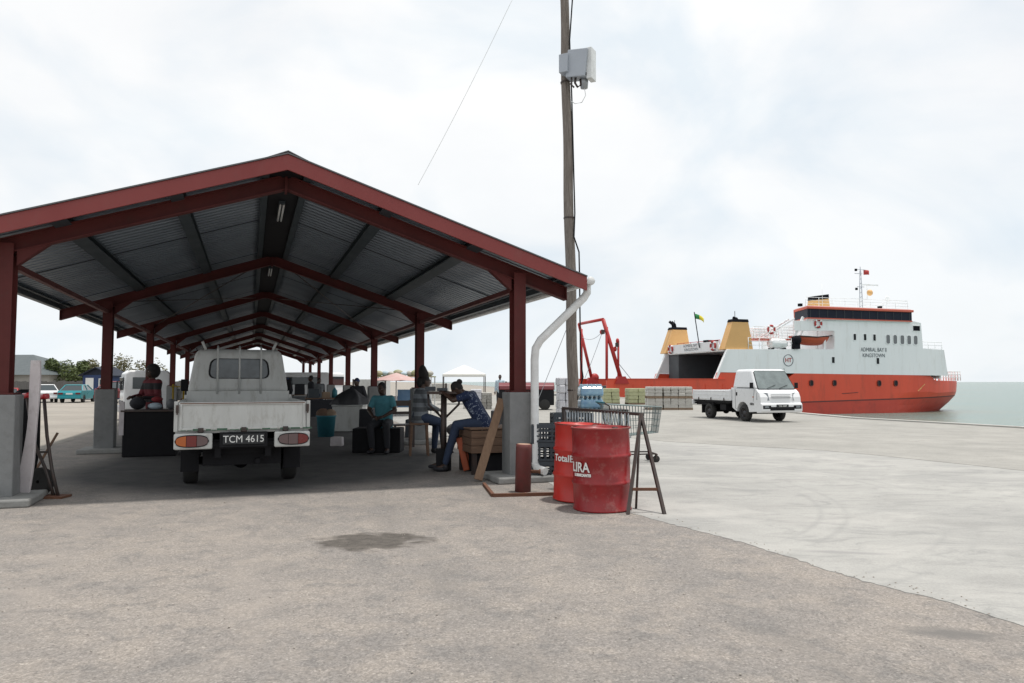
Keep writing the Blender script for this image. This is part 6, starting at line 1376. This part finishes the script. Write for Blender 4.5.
# small stones and litter
st=MB(); rnd=random.Random(12)
for i in range(700):
    y=rnd.uniform(2.2,9.5); x=rnd.uniform(-.75*y,.62*(10-y)-1.2)
    s_=rnd.uniform(.002,.006)*(1 if rnd.random()<.97 else 1.8); v=[Vector((rnd.uniform(-1,1),rnd.uniform(-1,1),0)) for _ in range(1)][0]
    st.ball((x,y,s_*.4+.004),(s_*rnd.uniform(.8,1.4),s_,s_*.6),6,4)
for i in range(900):
    k_i=rnd.randrange(0,len(ap)-1); p=ap[k_i]
    if p.y>9.5 or p.y<1.5: continue
    d_=abs(rnd.gauss(0,.10)); s_=rnd.uniform(.002,.0075)
    st.ball((p.x+d_*.8,p.y+d_*.6,s_*.4+.004),(s_*rnd.uniform(.8,1.4),s_,s_*.6),6,4)
o=st.build('gravel',mat('loose_stones',(.44,.40,.35),.9,0,(.20,.18,.16),3,.9)); tag(o,'loose pale stones scattered over the worn asphalt','gravel',kind='stuff')
# darker clutter under the right side of the shed
def goods(px,py,dy,dims,mt,name,label,cat,group=None,rz=0,round_=False):
    p=G(px,py); b=MB(); x,y,z=dims
    if round_: b.ball((0,0,z/2),(x/2,y/2,z/2),14,10)
    else: b.box((0,0,z/2),(x,y,z),taper=(.94,.94))
    o=b.build(name,M[mt],None,.02 if not round_ else 0); o.location=(p.x,p.y+dy,.001); o.rotation_euler=(0,0,rz); return tag(o,label,cat,group)
goods(366,441,.1,(.34,.34,.75),'dark_cloth','dark_sack','dark upright sack left of the person in the turquoise shirt','sack')
goods(412,438,.3,(.40,.36,.45),'crate_dk','storage_box','dark grey box on the floor behind the striped shirt person','box')
goods(452,440,1.2,(.5,.4,.34),'dark_cloth','floor_bundle','dark cloth bundle on the ground behind the post table','bundle',round_=True)
goods(500,436,1.0,(.55,.45,.62),'tarp','covered_box','black covered box beyond the wooden bench beside the corner pillar','box')
goods(337,446,.0,(.26,.22,.20),'board','small_carton','small pale carton at the foot of the cool box','carton')
goods(176,452,1.4,(.35,.3,.55),'dark_cloth','dark_bag','tall dark bag between the stall and the parked pickup','bag')
goods(138,447,2.2,(.5,.5,.8),'tarp','covered_goods','black covered goods behind the stall counter','goods')
# vendors' tables and goods filling the far bays of the shed
def vendor_table(u,v,label,mt,tops,top_h=.78,cloth='dark_cloth'):
    L0=SH(u,v); K=empty('vendor_table',L0,SA,label,'table','vendor tables in the far bays'); b=MB(); b.box((0,0,top_h),(1.3,.7,.04)); b.build('table_top',M['wood'],K)
    for sx in (-1,1):
        for sy in (-1,1): b=MB(); b.box((sx*.6,sy*.3,(top_h-.02)/2),(.05,.05,top_h-.02)); b.build('leg',M['dark_steel'],K)
    b=MB(); b.box((0,-.36,top_h*.55),(1.28,.015,top_h*.8)); b.build('front_cloth',M[cloth],K)
    for i,(x,w_,h_,m_,nm,lb) in enumerate(tops):
        b=MB(); 
        if nm=='jug': b.lathe([(0,0),(w_/2,0),(w_/2,h_*.7),(w_*.2,h_*.88),(w_*.18,h_),(0,h_)],14)
        else: b.box((0,0,h_/2),(w_,w_*.8,h_),taper=(.93,.93))
        o=b.build(nm,M[m_],None); o.location=L0+Matrix.Rotation(SA,3,'Z')@Vector((x,.02,top_h+.022)); o.rotation_euler=(0,0,SA); tag(o,lb,nm.replace('_',' '))
vendor_table(5.3,18.5,'vendor table with dark cloth and stacked boxes by the fourth right pillar','wood',((-.35,.4,.34,'crate_dk','goods_box','dark goods box at the left of the vendor table by the fourth right pillar'),(.1,.3,.22,'palewood','carton','brown carton in the middle of the vendor table by the fourth right pillar'),(.42,.2,.38,'teal','jug','teal jug at the right of the vendor table by the fourth right pillar')))
vendor_table(5.2,26.,'vendor table with pale cloth deep in the shed on the right','wood',((-.3,.45,.5,'dark_cloth','goods_box','tall dark box on the deep right vendor table'),(.3,.35,.3,'palecloth','carton','pale blue carton on the deep right vendor table')),cloth='grey_cloth')
vendor_table(1.0,19.5,'vendor table with dark cloth on the left side beyond the stall','wood',((-.3,.45,.45,'dark_cloth','goods_box','dark box on the left side vendor table'),(.3,.3,.35,'board','carton','off white carton on the left side vendor table')))
vendor_table(1.2,29.,'vendor table at the far left end of the shed','wood',((0,.6,.5,'crate_dk','goods_box','dark box on the far left vendor table'),))
pf=SH(4.4,27.5); person((pf.x,pf.y,0),R(170),'distant person in dark clothes behind the deep right vendor table',standJ(1.6),'dark_cloth','dark_cloth','cap',1.1,vox=.014)
pf=SH(1.3,20.6); person((pf.x,pf.y,0),R(200),'person in grey shirt standing behind the left side vendor table',standJ(1.65),'grey_cloth','dark_cloth','short',.6,vox=.013)
